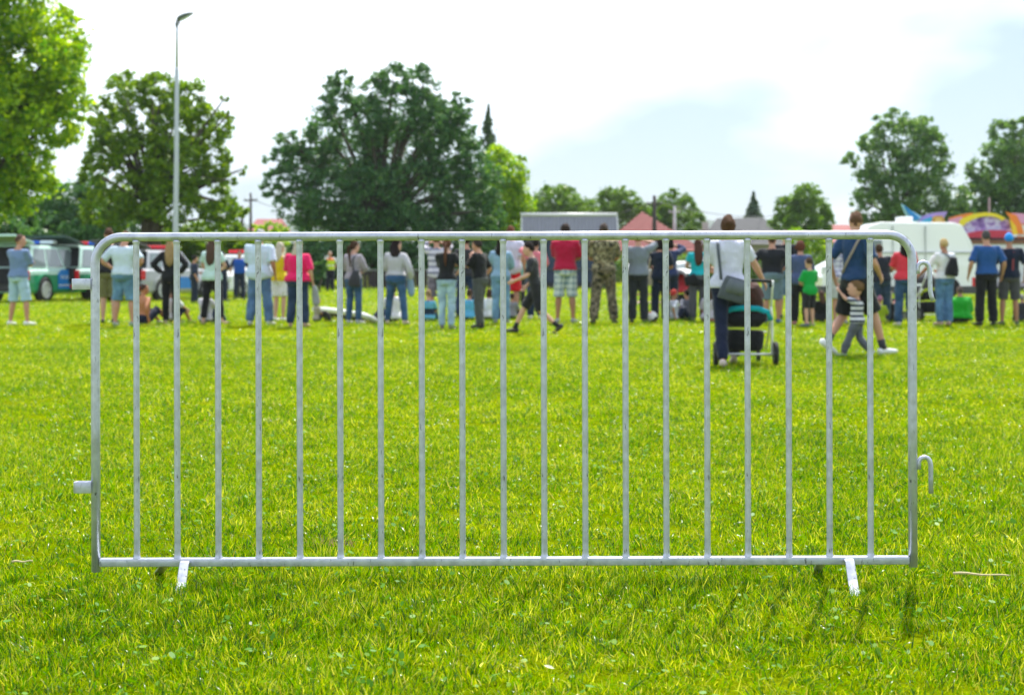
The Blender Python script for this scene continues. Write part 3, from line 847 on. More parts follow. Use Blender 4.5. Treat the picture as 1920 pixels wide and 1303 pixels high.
    # ---- clothes
    if shirt:
        g = G(); e = .016 + loose * .5
        torso(g, hem, 1.462 if not neckline else 1.43, e, .012 + loose + hemw)
        for sh, el, wt, sg in A:
            if sleeve <= 0:
                continue
            inn = sh - bx * (sg * .08)
            fr = [q for q in (.3, .65, .92, 1.1, 1.4, 1.75) if q < sleeve - .06] + [sleeve]
            rr = [float(np.interp(q, [0, .3, .9, 1.1, 1.4, 2.0], [.060 * lf, .057 * lf, .047 * lf, .047 * lf, .046 * lf, .036])) + .011 + loose * .5 for q in fr]
            if sleeve < 1.05: rr[-1] += .010
            g.loft(V([inn, sh + bz * .004] + along(sh, el, wt, fr)), RR([.066, .070 * (1 + (lf - 1) * .7)] + rr), by, 12)
        g.obj('sweater' if sleeve > 1.5 else 'shirt' if sleeve > 0 else 'vest_top', shirt, root, True, .0155 * max(s, .6), 4, (.030, .11), .6)
    if vest:
        g = G(); torso(g, .98, 1.455, .034, .01)
        g.obj('safety_vest', vest, root, True, .018 * s, 3, (.026, .11), .6)
    if pants:
        g = G(); e = .022
        torso(g, .87, hem + .075 if shirt else 1.03, e)
        for hp, kn, an, sg in Lg:
            fr = [q for q in (.25, .6, .9, 1.05, 1.3, 1.6) if q < leglen - .06] + [leglen - .012 if leglen > 1.9 else leglen]
            lo = .006 + (slim if False else 0)
            tight = .010 if pants.name.endswith('tight') else .020
            rr = [float(np.interp(q, [0, .25, .6, .9, 1.05, 1.3, 1.6, 2.0], [.090 * lf * hw, .086 * lf, .074 * lf, .062 * lf, .060 * lf, .059 * lf, .055 * lf, .046])) + tight * (.5 + .5 * min(q, 1.6)) for q in fr]
            if leglen < 1.4: rr = [q + .012 * (i / max(1, len(rr) - 1)) for i, q in enumerate(rr)]; rr[-1] += .006
            g.loft(V([hp + (T(0, 0, 1.0) - pel) * .7, hp] + along(hp, kn, an, fr)), RR([.09 * lf, .098 * lf * hw] + rr), bx, 14)
        g.obj('shorts' if leglen < 1.5 else 'trousers', pants, root, True, .0155 * max(s, .6), 4, (.030, .11), .6)
    if skirt:
        g = G(); zk = skirt[1]
        P = [T(0, 0, 1.06), T(0, -.008, .97), T(0, -.005, .90), T(0, 0, (.9 + zk) / 2), T(0, .01, zk)]
        g.loft(V(P), RR([(.150 * w, .108 * dp), (.192 * w, .135 * dp), (.200 * w, .140 * dp), (.205 * w, .145 * dp), (.212 * w, .155 * dp)]), bx, 18)
        g.obj('skirt', skirt[0], root, True, .018 * s, 3, (.026, .11), .6)
    if not barefoot:
        for (hp, kn, an, sg), M in zip(Lg, FD):
            g = G(); fp = lambda x, y, z: (an + M @ Vector((x, y, z - .075))) * s
            rings = [(-.075, .042, .024, .034), (-.055, .046, .034, .043), (0, .045, .037, .043), (.06, .038, .040, .036), (.12, .031, .047, .030), (.165, .027, .043, .026), (.195, .022, .026, .018)]
            g.loft([fp(0, y, z) for y, z, a, b in rings], RR([(a, b) for y, z, a, b in rings]), M @ Vector((1, 0, 0)), 12, True, .8)
            so = g.obj('shoe', paint('shoe', shoe, .6), root)
            if sock:
                g = G(); g.loft(V(along(kn, an, an, [.72, .9, 1.0])), RR([.047, .043, .046]), bx, 10); g.obj('sock', fabric(sock), root)
    # ---- hair or cap
    hm = hairm(haircol)
    Mh = Matrix((hx, hy, hzv)).transposed()
    def cover(front, low, big=1.08, small=.80, sz=(.0785, .1015, .124)):
        g = G()
        def fn(dv):
            ang = dv.y                      # 1 = face side
            lim = low + (front - low) * max(0., min(1., (ang + .35) / 1.1))
            t_ = max(0., min(1., (dv.z - lim) / .22))
            return small + (big - small) * t_
        g.ball(hc * s + (hzv * .006 - hy * .006) * s * hs, tuple(q * s * hs for q in sz), Mh, 22, 16, fn)
        return g
    if hair in ('short', 'crop'):
        ruffle(cover(.40, -.42 if hair == 'short' else -.2, 1.09 if hair == 'short' else 1.03).obj('hair', hm, root), .034 * s, .04)
    elif hair == 'thin':
        ruffle(cover(.95, -.42, 1.04).obj('hair', hm, root), .034 * s, .04)
    elif hair == 'curly':
        g = cover(.45, -.75, 1.2)
        for k_ in range(26):
            u = Vector((random.gauss(0, 1), random.gauss(-.5, .8), random.gauss(.2, .8))).normalized()
            g.ball(hc * s + Mh @ Vector((u.x * .085, u.y * .10, u.z * .115)) * s * hs, random.uniform(.022, .034) * s, None, 7, 5)
        ruffle(g.obj('hair', hm, root), .034 * s, .04)
    elif hair in ('long', 'bob', 'pony', 'bun', 'mid'):
        g = cover(.42, -.62, 1.1)
        B = lambda x, y, z: HP(x, y, z)
        if hair == 'long':
            g.loft(V([B(0, -.05, .03), B(0, -.085, -.05), T(.005, -.10, 1.44) , T(.01, -.125, 1.33), T(.0, -.120, 1.24), T(-.01, -.11, 1.19)]), RR([(.074, .05), (.088, .05), (.098, .042), (.094, .032), (.07, .022), (.03, .01)]), bx, 14)
        elif hair == 'mid':
            g.loft(V([B(0, -.045, .03), B(0, -.07, -.05), T(.0, -.07, 1.47), T(.0, -.09, 1.39), T(.0, -.10, 1.35)]), RR([(.076, .05), (.094, .058), (.108, .054), (.10, .036), (.06, .02)]), bx, 14)
        elif hair == 'bob':
            g.loft(V([B(0, -.02, .02), B(0, -.03, -.05), B(0, -.035, -.10), B(0, -.035, -.125)]), RR([(.084, .085), (.094, .088), (.090, .078), (.06, .05)]), hx, 14)
        elif hair == 'pony':
            g.ball(B(0, -.105, .02) * s, .028 * s)
            g.loft(V([B(0, -.10, .03), B(0, -.15, 0), B(0, -.15, -.10), T(0, -.125, 1.32), T(.0, -.12, 1.22)]), RR([.022, .030, .030, .026, .008]), bx, 10)
        elif hair == 'bun':
            g.ball(B(0, -.108, .045) * s, (.046 * s, .042 * s, .044 * s))
        ruffle(g.obj('hair', hm, root), .034 * s, .04)
    elif hair == 'bald': pass
    if cap:
        g = cover(.30, -.25, 1.13, .8)
        g.prism([(-.068, .085), (-.06, .15), (-.03, .175), (.03, .175), (.06, .15), (.068, .085)], .030, .036, 'z', None)
        # bring the brim from head space to person space
        nb = 12
        for i in range(len(g.v) - nb, len(g.v)):
            q = g.v[i]; g.v[i] = HP(q.x, q.y, q.z) * s
        g.obj('cap', fabric(cap), root)
    if face_seen:
        for q in (-1, 1):
            g = G(); g.ball(HP(q * .031, .083, .012) * s, (.012 * s * hs, .008 * s * hs, .009 * s * hs), Mh, 8, 6); g.obj('eye', paint('eye', (.03, .025, .02), .2), root)
        g = G(); g.loft(V([HP(-.024, .094, -.066), HP(0, .103, -.066), HP(.024, .094, -.066)]), RR([.003, .006, .003]), hzv, 8); g.obj('mouth', paint('lips', (.30, .10, .08), .5), root)
        for q in (-1, 1):
            g = G(); g.loft(V([HP(q * .015, .092, .032), HP(q * .034, .088, .038), HP(q * .050, .076, .030)]), RR([.004, .005, .003]), hzv, 6); g.obj('eyebrow', hm, root)
    Mw = Matrix.Translation((X, d, zg)) @ Matrix.Rotation(-math.radians(face), 4, 'Z')
    return dict(root=root, s=s, M=Mw, T=lambda x, y, z: T(x, y, z) * s, W=lambda x, y, z: Mw @ (T(x, y, z) * s), d=d, A=A, Lg=Lg, bx=bx)

def strap(P, root, mat, pts, w=.02, t=.004, name='strap'):
    """a band on torso-space points of person P"""
    g = G(); s = P['s']
    g.loft([P['T'](*q) for q in pts], [(w * s, t * s)] * len(pts), Vector((1, 0, .0)), 8, True, .5)
    return g.obj(name, mat, root)

def make_people():
    SK, SKL, SKT = (.47, .25, .16), (.55, .33, .24), (.36, .18, .10)
    BRN, BLK, BLD, GRY, PLT, RED = (.07, .04, .022), (.018, .014, .012), (.40, .27, .12), (.24, .22, .21), (.62, .55, .42), (.17, .06, .03)
    jeans = fabric((.045, .11, .22), 'jeans'); djeans = fabric((.012, .03, .075), 'jeans'); ljeans = fabric((.26, .38, .52), 'jeans')
    blk = fabric((.012, .013, .016)); nav = fabric((.012, .020, .045)); wht = fabric((.78, .80, .84)); leg = fabric((.010, .010, .014)).copy(); leg.name = 'leggings_tight'
    nleg = fabric((.010, .016, .045)).copy(); nleg.name = 'navy_leggings_tight'
    tj = fabric((.03, .085, .19), 'jeans').copy(); tj.name = 'jeans_tight'
    tlj = fabric((.30, .43, .58), 'jeans').copy(); tlj.name = 'pale_jeans_tight'
    dk = fabric((.03, .03, .035)); white = (.75, .75, .75)
    P = {}
    # --- standing spectators, left to right
    person(35, 611, 441, 'person in grey-blue T-shirt and pale blue shorts with crossed arms at the far left', 22, 1.06, hair='crop', haircol=(.12, .07, .05), skincol=SK,
           shirt=fabric((.17, .26, .45)), pants=fabric((.40, .58, .72)), leglen=1.05, arms=('crossed', 'crossed'), feet=((-.19, -.02), (.19, .02)), shoe=white, look=45)
    person(203, 608, 429, 'person in black T-shirt and olive shorts behind the left post of the barrier', -4, 1.02, hair='crop', haircol=(.10, .05, .03), skincol=SKL,
           shirt=blk, pants=fabric((.17, .17, .07)), leglen=1.0, arms=('front', 'front'), shoe=(.02, .02, .02), feet=((-.1, 0), (.1, .0)))
    person(231, 613, 434, 'heavy person in pale blue T-shirt and denim shorts with both hands on hips', 8, 1.2, hair='thin', haircol=(.16, .08, .05), skincol=SK,
           shirt=fabric((.60, .72, .84)), hem=.95, pants=fabric((.10, .21, .33), 'jeans'), leglen=1.02, arms=('hip', 'hip'), feet=((-.16, 0), (.17, .02)), shoe=(.25, .28, .32), nod=12)
    person(322, 609, 447, 'person with long blond hair in black top and black leggings with hands on hips', 0, .95, 'f', hair='long', haircol=BLD, skincol=SKL,
           shirt=blk, sleeve=1.92, pants=leg, arms=('hip', 'hip'), feet=((-.13, .03), (.09, -.06)), shoe=(.35, .25, .2), fine=False)
    person(392, 609, 446, 'person with long brown hair in mint top and black leggings, legs apart', 12, .98, 'f', hair='long', haircol=(.11, .065, .045), skincol=SKL,
           shirt=fabric((.55, .74, .70)), sleeve=.55, hem=.90, loose=.008, pants=leg, arms=('front', 'front'), feet=((-.13, .0), (.24, .06)), shoe=(.45, .3, .22), leglen=1.85, look=20)
    person(488, 611, 430, 'big person in pale blue T-shirt and loose blue jeans beside the blond person in yellow', 8, 1.2, hair='thin', haircol=(.5, .5, .5), skincol=SKT,
           shirt=fabric((.58, .70, .86)), hem=.86, loose=.012, sleeve=.95, pants=fabric((.07, .14, .28), 'jeans'), arms=('front', 'down'), feet=((-.20, 0), (.17, .0)), shoe=(.5, .5, .5), nod=10)
    person(522, 603, 456, 'blond person in yellow top and white shorts', 25, .93, 'f', hair='mid', haircol=PLT, skincol=SKL,
           shirt=fabric((.72, .52, .005)), sleeve=.0, hem=.90, pants=fabric((.76, .74, .74)), leglen=.85, arms=('front', 'front'), feet=((-.08, 0), (.09, .05)), shoe=white, look=15)
    P['pink'] = person(559, 614, 451, 'heavy white-haired person in bright pink top and dark blue jeans', 5, 1.28, 'f', hair='mid', haircol=PLT, skincol=SKL,
           shirt=fabric((.80, .012, .13)), sleeve=1.0, hem=.93, loose=.012, pants=djeans, arms=('front', 'down'), feet=((-.16, 0), (.14, .02)), shoe=(.4, .25, .2))
    person(619, 547, 472, 'steward in orange and yellow safety vest facing the crowd across the field', 180, 1.06, hair='thin', haircol=(.6, .58, .55), skincol=(.5, .24, .16),
           shirt=fabric((.70, .72, .75)), sleeve=.9, vest=fabric((.62, .78, .02), 'hivis', (.85, .25, .08)), pants=fabric((.012, .014, .03)), arms=('hip', 'hip'), face_seen=True)
    P['bag'] = person(662, 608, 453, 'person in grey top and jeans carrying a dark shoulder bag, hair tied back', 25, 1.0, 'f', hair='pony', haircol=BRN, skincol=SKL,
           shirt=fabric((.36, .33, .38)), sleeve=1.6, hem=.95, pants=tj, arms=('front', 'front'), feet=((-.11, 0), (.12, .02)), shoe=(.4, .42, .45), look=30)
    P['grey'] = person(748, 609, 449, 'dark-haired person in pale grey sweater and blue jeans standing with one leg stretched sideways', 8, 1.08, 'f', hair='mid', haircol=(.022, .014, .014), skincol=SKL,
           shirt=fabric((.50, .50, .55)), sleeve=1.9, hem=1.0, loose=.012, pants=tj, arms=('front', 'loose'), feet=((-.27, .1), (.13, -.02)), shoe=(.5, .4, .35), look=40)
    person(819, 606, 448, 'person in striped grey long-sleeved top and patterned shorts raising both hands to the head', -10, .98, hair='short', haircol=BRN, skincol=SK, d=28.6,
           shirt=fabric((.62, .60, .68), 'stripes', (.25, .25, .33), None, .12), sleeve=1.8, hem=.85, pants=fabric((.10, .09, .11), 'mottled', (.22, .19, .23), None, 14), leglen=1.05, arms=('head', 'head'), shoe=(.4, .3, .3))
    person(841, 618, 448, 'person with brown ponytail in black top and pale blue jeans', 8, .98, 'f', hair='pony', haircol=(.14, .06, .035), skincol=SKL,
           shirt=blk, sleeve=.9, hem=.95, pants=tlj, arms=('mouth', 'hip'), feet=((-.13, .02), (.06, -.05)), shoe=(.12, .12, .13))
    person(874, 606, 451, 'person in charcoal T-shirt and dark jeans half hidden behind a bar of the barrier', -6, 1.0, hair='short', haircol=BLK, skincol=SK, d=28.8,
           shirt=fabric((.035, .036, .042)), hem=.9, pants=djeans, arms=('front', 'down'), feet=((-.16, 0), (.17, .02)), shoe=(.03, .03, .03))
    person(900, 616, 449, 'person in black T-shirt and grey trousers turned left with one hand at the mouth', -62, 1.0, hair='short', haircol=(.045, .035, .03), skincol=(.52, .28, .18),
           shirt=blk, hem=.97, pants=fabric((.085, .092, .092)), arms=('mouth', 'pocket'), feet=((-.07, -.05), (.08, .06)), shoe=(.02, .02, .02), lean=3)
    person(939, 607, 446, 'person in pale denim shirt and blue jeans with dark loose hair', 4, 1.0, 'f', hair='mid', haircol=BLK, skincol=SKL,
           shirt=fabric((.26, .41, .58)), sleeve=1.8, hem=.95, pants=fabric((.13, .25, .40), 'jeans'), arms=('front', 'front'), feet=((-.10, 0), (.10, 0)), shoe=(.2, .2, .25))
    person(957, 603, 431, 'reddish-haired person in pale loose shirt and red shorts standing behind the denim shirt', 6, 1.08, hair='crop', haircol=RED, skincol=SK, d=29.2,
           shirt=fabric((.60, .60, .74)), hem=.86, loose=.01, pants=fabric((.68, .012, .02)), leglen=.95, arms=('front', 'down'), shoe=(.1, .1, .1))
    person(988, 625, 450, 'dark-haired person striding left in grey-sleeved black T-shirt, black shorts and black socks', -82, .90, hair='short', haircol=(.02, .014, .012), skincol=SKL,
           shirt=fabric((.055, .058, .066), 'mottled', (.018, .019, .022), None, 4), hem=.98, pants=fabric((.02, .021, .025)), leglen=.98, arms=((-.30, .33, 1.12, -.5, .2, -1), (.27, .20, 1.0, .6, -1, 0)),
           feet=((-.08, -.58, .06, 38, 0), (.08, .24, .0, 0, 0)), shoe=(.02, .02, .022), sock=(.015, .017, .02), lean=10, tot=1.69)
    person(1004, 599, 449, 'person in pink T-shirt and blue jeans with white shoes behind the striding person', 0, 1.0, hair='short', haircol=BLK, skincol=SK,
           shirt=fabric((.72, .20, .26)), pants=djeans, arms=('head', 'front'), shoe=white)
    person(975, 570, 478, 'small far person in teal top in front of the navy tarpaulin', 150, 1.0, 'f', hair='bob', haircol=BRN, skincol=SKL, shirt=fabric((.12, .42, .42)), pants=dk, arms=('front', 'down'), group='people on the far side of the field')
    person(1059, 607, 421, 'tall person in crimson T-shirt and pale plaid shorts', 4, 1.08, hair='short', haircol=(.045, .03, .025), skincol=SKT,
           shirt=fabric((.44, .006, .045)), hem=.94, pants=fabric((.62, .68, .68), 'plaid', (.16, .25, .32), None, .11), leglen=1.06, arms=('crossed', 'front'), feet=((-.13, .02), (.15, 0)), shoe=(.32, .33, .36))
    person(1131, 608, 420, 'person in green-brown camouflage shirt and trousers', 4, 1.12, hair='crop', haircol=(.09, .065, .055), skincol=SK,
           shirt=fabric((.22, .17, .09), 'camo', (.10, .10, .045), (.36, .31, .19)), hem=.96, pants=fabric((.15, .11, .07), 'camo', (.09, .085, .05), (.26, .21, .15)), arms=('front', 'front'), feet=((-.17, 0), (.19, .02)), shoe=(.05, .04, .03))
    person(1192, 607, 436, 'person in slate grey T-shirt and dark trousers shading the eyes with the right hand', 8, 1.08, hair='short', haircol=BRN, skincol=SK,
           shirt=fabric((.19, .22, .27)), hem=.93, pants=fabric((.022, .026, .032)), arms=('down', 'head'), feet=((-.07, 0), (.16, .03)), shoe=(.03, .03, .03))
    P['beige'] = person(1238, 605, 448, 'dark-haired person in navy top and wide navy trousers with a beige shoulder bag', 10, 1.0, 'f', hair='bob', haircol=(.02, .015, .015), skincol=SK,
           shirt=nav, hem=.92, pants=fabric((.010, .018, .042)), arms=('front', 'front'), shoe=(.03, .03, .04), look=-10)
    person(1256, 603, 452, 'person in dark blue shirt raising the right arm, next to the navy top', 2, .95, 'f', hair='bob', haircol=BLK, skincol=SK, d=29.,
           shirt=fabric((.03, .045, .12)), sleeve=1.7, pants=nav, arms=('front', 'head'))
    P['turq'] = person(1309, 604, 449, 'person with long brown hair in turquoise top and grey leggings', 4, .98, 'f', hair='long', haircol=(.10, .045, .03), skincol=SKL,
           shirt=fabric((.01, .44, .52)), sleeve=.5, hem=.97, pants=fabric((.09, .095, .11)), arms=('front', 'front'), skirt=(fabric((.015, .016, .02)), .78), shoe=(.1, .1, .1))
    # --- the two nearer groups
    P['striped'] = person(1376, 688, 407, 'person in white finely striped T-shirt and navy leggings pushing the stroller', 6, 1.06, 'f', hair='bun', haircol=(.11, .055, .03), skincol=(.52, .30, .20),
           shirt=fabric((.76, .77, .88), 'stripes', (.50, .51, .70), None, .022), sleeve=.72, hem=.93, loose=.006, pants=nleg, arms=('front', (.42, .28, 1.02, .7, -.3, -.6)), feet=((-.13, -.12, 0, 0, 5), (.02, .40, .03, 14, 0)), shoe=(.62, .50, .47), fine=True, lean=3, tot=1.70, group='people walking nearer the barrier')
    P['father'] = person(1613, 667, 402, 'tall person in navy T-shirt and black shorts striding right, holding the toddler by the hand', 45, .98, hair='crop', haircol=(.16, .085, .05), skincol=(.52, .29, .20),
           shirt=fabric((.018, .055, .145)), hem=.95, pants=fabric((.014, .015, .018)), leglen=.92, arms=((-.30, .02, .98, -.4, -1, 0), (.24, .16, 1.0, .5, -1, 0)),
           feet=((-.27, -.30, .09, 32, 25), (.20, .19, 0, -6, 20)), shoe=(.72, .73, .75), sock=(.05, .05, .06), fine=True, tot=1.68, slim=.86, look=-50, group='people walking nearer the barrier')
    person(1599, 668, 517, 'toddler in navy and white striped T-shirt and grey trousers, walking beside the tall person', -70, 1.2, hair='short', haircol=(.22, .13, .065), skincol=(.58, .34, .25), child=2.0,
           shirt=fabric((.70, .70, .76), 'stripes', (.03, .045, .08), None, .063), hem=.90, pants=fabric((.12, .13, .16)), arms=((-.10, .42, 1.69, -.3, .1, -1), (.27, .06, .98, .4, -1, 0)),
           feet=((-.08, .22, 0, 0, 0), (.08, -.44, .05, 26, 0)), shoe=(.40, .43, .48), fine=True, tot=2.02, face_seen=True, group='people walking nearer the barrier', slim=.95)
    # --- right part of the row
    P['emb'] = person(1438, 607, 441, 'heavy person in black T-shirt with a pale shoulder print and grey-blue shorts, hands on hips', 14, 1.22, hair='crop', haircol=(.10, .06, .045), skincol=SK,
           shirt=fabric((.016, .018, .024)), hem=.96, sleeve=1.0, pants=fabric((.17, .25, .32)), leglen=1.05, arms=('hip', 'hip'), feet=((-.02, 0), (.22, .03)), shoe=(.02, .07, .26))
    person(1474, 608, 442, 'person in black T-shirt and blue-grey shorts between the heavy person and the curly-haired person', 6, 1.1, hair='crop', haircol=(.10, .055, .04), skincol=SK, d=28.6,
           shirt=fabric((.018, .019, .026)), hem=.95, pants=fabric((.12, .19, .28), 'jeans'), leglen=1.06, arms=('front', 'down'), shoe=(.025, .03, .03))
    person(1501, 610, 454, 'person with curly reddish-brown hair in slate blue tunic and black trousers', 8, 1.05, 'f', hair='curly', haircol=(.15, .05, .03), skincol=SK,
           shirt=fabric((.065, .095, .21)), hem=.84, loose=.012, sleeve=1.0, pants=blk, arms=('front', 'front'), feet=((-.12, 0), (.12, .02)), shoe=(.4, .14, .18))
    person(1519, 613, 485, 'child in bright green T-shirt and black shorts turned to the left', -28, .95, hair='crop', haircol=(.07, .045, .025), skincol=SKL, child=1.2,
           shirt=fabric((.004, .34, .055)), hem=.86, loose=.012, pants=fabric((.02, .02, .025)), leglen=1.0, arms=('front', 'front'), shoe=(.08, .11, .18), tot=1.79)
    person(1576, 609, 443, 'person in pale checked shirt and light grey shorts behind the tall walking person', 6, 1.06, hair='short', haircol=BRN, skincol=SK,
           shirt=fabric((.68, .67, .80), 'plaid', (.25, .25, .45), None, .09), hem=.86, pants=fabric((.55, .58, .60)), leglen=.95, arms=('crossed', 'front'), shoe=(.3, .3, .3))
    person(1654, 607, 459, 'person in black polo shirt and dark jeans leaning left behind the tall walking person', 10, 1.08, hair='short', haircol=BRN, skincol=SKT,
           shirt=fabric((.02, .026, .038)), pants=fabric((.02, .045, .085), 'jeans'), arms=('front', 'front'), side=-5, shoe=(.03, .03, .03))
    person(1697, 612, 447, 'dark-haired person in coral red T-shirt and dark blue jeans behind the right post', 6, 1.05, 'f', hair='mid', haircol=(.02, .014, .014), skincol=SK,
           shirt=fabric((.70, .045, .075)), hem=.92, pants=fabric((.02, .06, .14), 'jeans'), arms=('front', 'front'), feet=((-.13, 0), (.12, 0)), shoe=(.5, .5, .52))
    P['blond'] = person(1769, 611, 449, 'short-haired blond person in white T-shirt and blue jeans wearing a black backpack', -12, 1.02, 'f', hair='short', haircol=(.62, .45, .20), skincol=SKT,
           shirt=wht, hem=.95, pants=fabric((.08, .18, .33), 'jeans'), arms=((-.40, .25, 1.05, -.6, -.4, -.6), 'front'), feet=((-.06, .02), (.10, -.04)), shoe=(.5, .35, .3))
    person(1849, 612, 433, 'person in royal blue T-shirt and black jeans near the right edge', -2, 1.08, hair='thin', haircol=(.09, .085, .085), skincol=SK,
           shirt=fabric((.018, .085, .29)), hem=.95, sleeve=.9, pants=fabric((.013, .014, .018)), arms=('loose', 'loose'), feet=((-.12, 0), (.15, .03)), shoe=(.02, .02, .02))
    P['cap'] = person(1893, 611, 439, 'person in bright blue cap, navy T-shirt with a red back print and dark grey shorts', 4, 1.04, hair='bald', haircol=BRN, skincol=SKT, cap=(.02, .28, .78),
           shirt=fabric((.010, .017, .042)), hem=.91, pants=fabric((.075, .075, .085)), leglen=.98, arms=('loose', 'loose'), feet=((-.14, 0), (.14, .02)), shoe=(.04, .06, .06))
    # --- far people by the cars
    fg = 'people on the far side of the field'
    person(449, 563, 471, 'dark-haired far person in royal blue vest beside the white police hatchback', 172, 1.05, hair='short', haircol=BLK, skincol=SK, shirt=fabric((.012, .022, .06)), vest=fabric((.015, .09, .45)), pants=nav, arms=('loose', 'loose'), feet=((-.14, 0), (.14, .05)), group=fg, face_seen=True)
    person(363, 570, 480, 'far person in dark navy uniform behind the mint top, by the silver police car', 60, 1.05, hair='short', haircol=BLK, skincol=SK, shirt=fabric((.016, .025, .06)), sleeve=1.2, pants=nav, arms=('front', 'down'), group=fg)
    person(416, 566, 472, 'far person in dark uniform half hidden behind the third bar of the barrier', 30, 1.05, hair='short', haircol=BLK, skincol=SK, shirt=fabric((.016, .025, .05)), sleeve=.9, pants=nav, arms=('front', 'front'), group=fg)
    # --- people sitting on the grass
    sg = 'people sitting on the grass'
    ft = ((-.16, .50), (.16, .52)); fl = ((-.14, .70), (.16, .66)); SIT = dict(seated=True, group=sg)
    person(268, 609, 533, 'bare-backed tanned person sitting on the grass in navy shorts', 28, 1.12, hair='crop', haircol=(.07, .035, .025), skincol=(.46, .19, .085), pants=nav, leglen=1.0, arms=('knees', 'prop'), feet=fl, look=35, shoe=(.5, .5, .5), **SIT)
    person(321, 607, 538, 'person in white T-shirt sitting on the grass behind the black leggings', 30, 1.0, hair='short', haircol=BRN, shirt=wht, pants=nav, leglen=1.0, arms=('knees', 'knees'), feet=ft, **SIT)
    person(386, 608, 540, 'person in white T-shirt sitting on the grass between the legs of the mint-top person', 30, 1.0, hair='short', haircol=BLD, shirt=fabric((.74, .72, .82)), pants=djeans, arms=('knees', 'knees'), feet=ft, **SIT)
    person(737, 606, 536, 'person in white T-shirt sitting behind the stretched leg of the grey sweater', -35, 1.05, hair='short', haircol=BRN, skincol=SKT, shirt=fabric((.80, .78, .84)), pants=nav, arms=('knees', 'knees'), feet=fl, loose=.02, **SIT)
    person(803, 604, 546, 'small child in light blue and navy jersey sitting on the grass', 5, 1.0, hair='crop', haircol=(.32, .22, .12), child=1.2, skincol=SKL, shirt=fabric((.14, .45, .68), 'stripes', (.02, .04, .08), None, .26), pants=fabric((.03, .12, .25)), arms=('front', 'front'), feet=ft, **SIT)
    person(880, 602, 545, 'child in sky blue top sitting behind the dark jeans', 10, 1.0, hair='short', haircol=BRN, child=1.15, shirt=fabric((.12, .45, .75)), pants=nav, arms=('front', 'front'), feet=ft, **SIT)
    person(917, 601, 542, 'person in white top sitting beside the grey trousers', 20, 1.0, 'f', hair='bob', haircol=BRN, shirt=wht, pants=dk, arms=('front', 'front'), feet=ft, **SIT)
    person(1262, 604, 546, 'child with red cap and pale top sitting beside the navy trousers', 60, 1.0, hair='bald', cap=(.6, .05, .04), child=1.15, shirt=fabric((.62, .65, .74)), pants=nav, arms=('knees', 'prop'), feet=ft, **SIT)
    person(1289, 603, 544, 'dark-haired person in mid grey T-shirt sitting with the back to the camera', -12, 1.1, hair='short', haircol=BLK, shirt=fabric((.17, .18, .23)), pants=dk, arms=('prop', 'front'), feet=ft, look=-30, **SIT)
    person(1331, 605, 540, 'person in pale mauve top sitting beside the striped person', 10, 1.15, 'f', hair='mid', haircol=BRN, shirt=fabric((.50, .46, .54)), pants=fabric((.45, .10, .16)), arms=('front', 'front'), feet=ft, **SIT)
    person(1541, 606, 546, 'person in black top sitting behind the green-shirted child', -10, 1.1, 'f', hair='mid', haircol=(.12, .07, .05), shirt=blk, pants=dk, arms=('front', 'front'), feet=ft, hem=.99, **SIT)
    person(1650, 609, 557, 'child in lime green top and pink cap sitting left of the coral red T-shirt', 15, 1.0, hair='bald', cap=(.42, .16, .25), child=1.15, shirt=fabric((.36, .48, .02)), pants=nav, arms=('front', 'front'), feet=ft, **SIT)
    person(1667, 606, 548, 'blond child in black vest top with bare shoulders sitting next to the pink cap', 30, .95, 'f', hair='mid', haircol=PLT, child=1.15, skincol=SKL, shirt=blk, sleeve=0., pants=dk, arms=('knees', 'knees'), feet=ft, **SIT)
    person(1801, 607, 536, 'person in vivid green T-shirt sitting with the back turned, thinning hair', 12, 1.38, hair='thin', haircol=(.15, .12, .11), skincol=SKT, shirt=fabric((.02, .42, .03)), loose=.016, sleeve=1.1, pants=dk, arms=('front', 'front'), feet=fl, lean=6, look=-10, **SIT)
    person(1917, 606, 552, 'person in dark grey jacket sitting at the right edge of the picture', 10, 1.1, hair='short', haircol=(.35, .33, .33), shirt=fabric((.04, .04, .055)), sleeve=1.8, pants=dk, arms=('front', 'front'), feet=ft, **SIT)
    person(594, 604, 560, 'small child in pale top bending over the white board on the grass', 60, .95, hair='short', haircol=BLD, child=1.2, shirt=fabric((.4, .36, .3)), pants=dk, arms=('front', 'front'), feet=ft, **SIT)
    person(960, 598, 552, 'small far child in grey top sitting between the red shorts and the striding person', 10, 1.0, hair='short', haircol=BRN, child=1.15, shirt=fabric((.3, .3, .33)), pants=nav, arms=('front', 'front'), feet=ft, **SIT)

    # --- flat print on the clothes
    q = P['cap']; g = G(); s = q['s']
    g.slab(q['T'](.012, -.124, 1.06), q['T'](.044, -.124, 1.06), q['T'](.062, -.108, 1.415), q['T'](.026, -.112, 1.415), .012); g.obj('back_print', fabric((.30, .06, .07)), q['root'], False)
    q = P['emb']; g = G()
    for i in range(4): g.box((-.10 + i * .045, -.128, 1.385), (-.07 + i * .045, -.10, 1.405))
    g.v = [q['T'](*v) for v in g.v]; g.obj('shoulder_print', fabric((.45, .45, .5)), q['root'], False)

    # --- bags and things held
    def bag(nm, lab, q, c, size, mat, flap=None, rot=0., strap_pts=None, tilt=0., taper=.85):
        s = q['s']; w = q['W'](*c)
        r = empty(nm, w, lab, 'bag', q['root'].rotation_euler.z + rot); r.rotation_euler.y = tilt
        x, y, z = (v * s for v in size); g = G()
        g.loft([(0, 0, -z), (0, 0, -z * .93), (0, 0, -z * .3), (0, 0, z * .7), (0, 0, z)], [(x * .9, y * .9), (x, y), (x * .98, y * 1.05), (x * taper, y * .8), (x * taper * .9, y * .5)], seg=16, power=.45)
        g.obj('bag_body', mat, r)
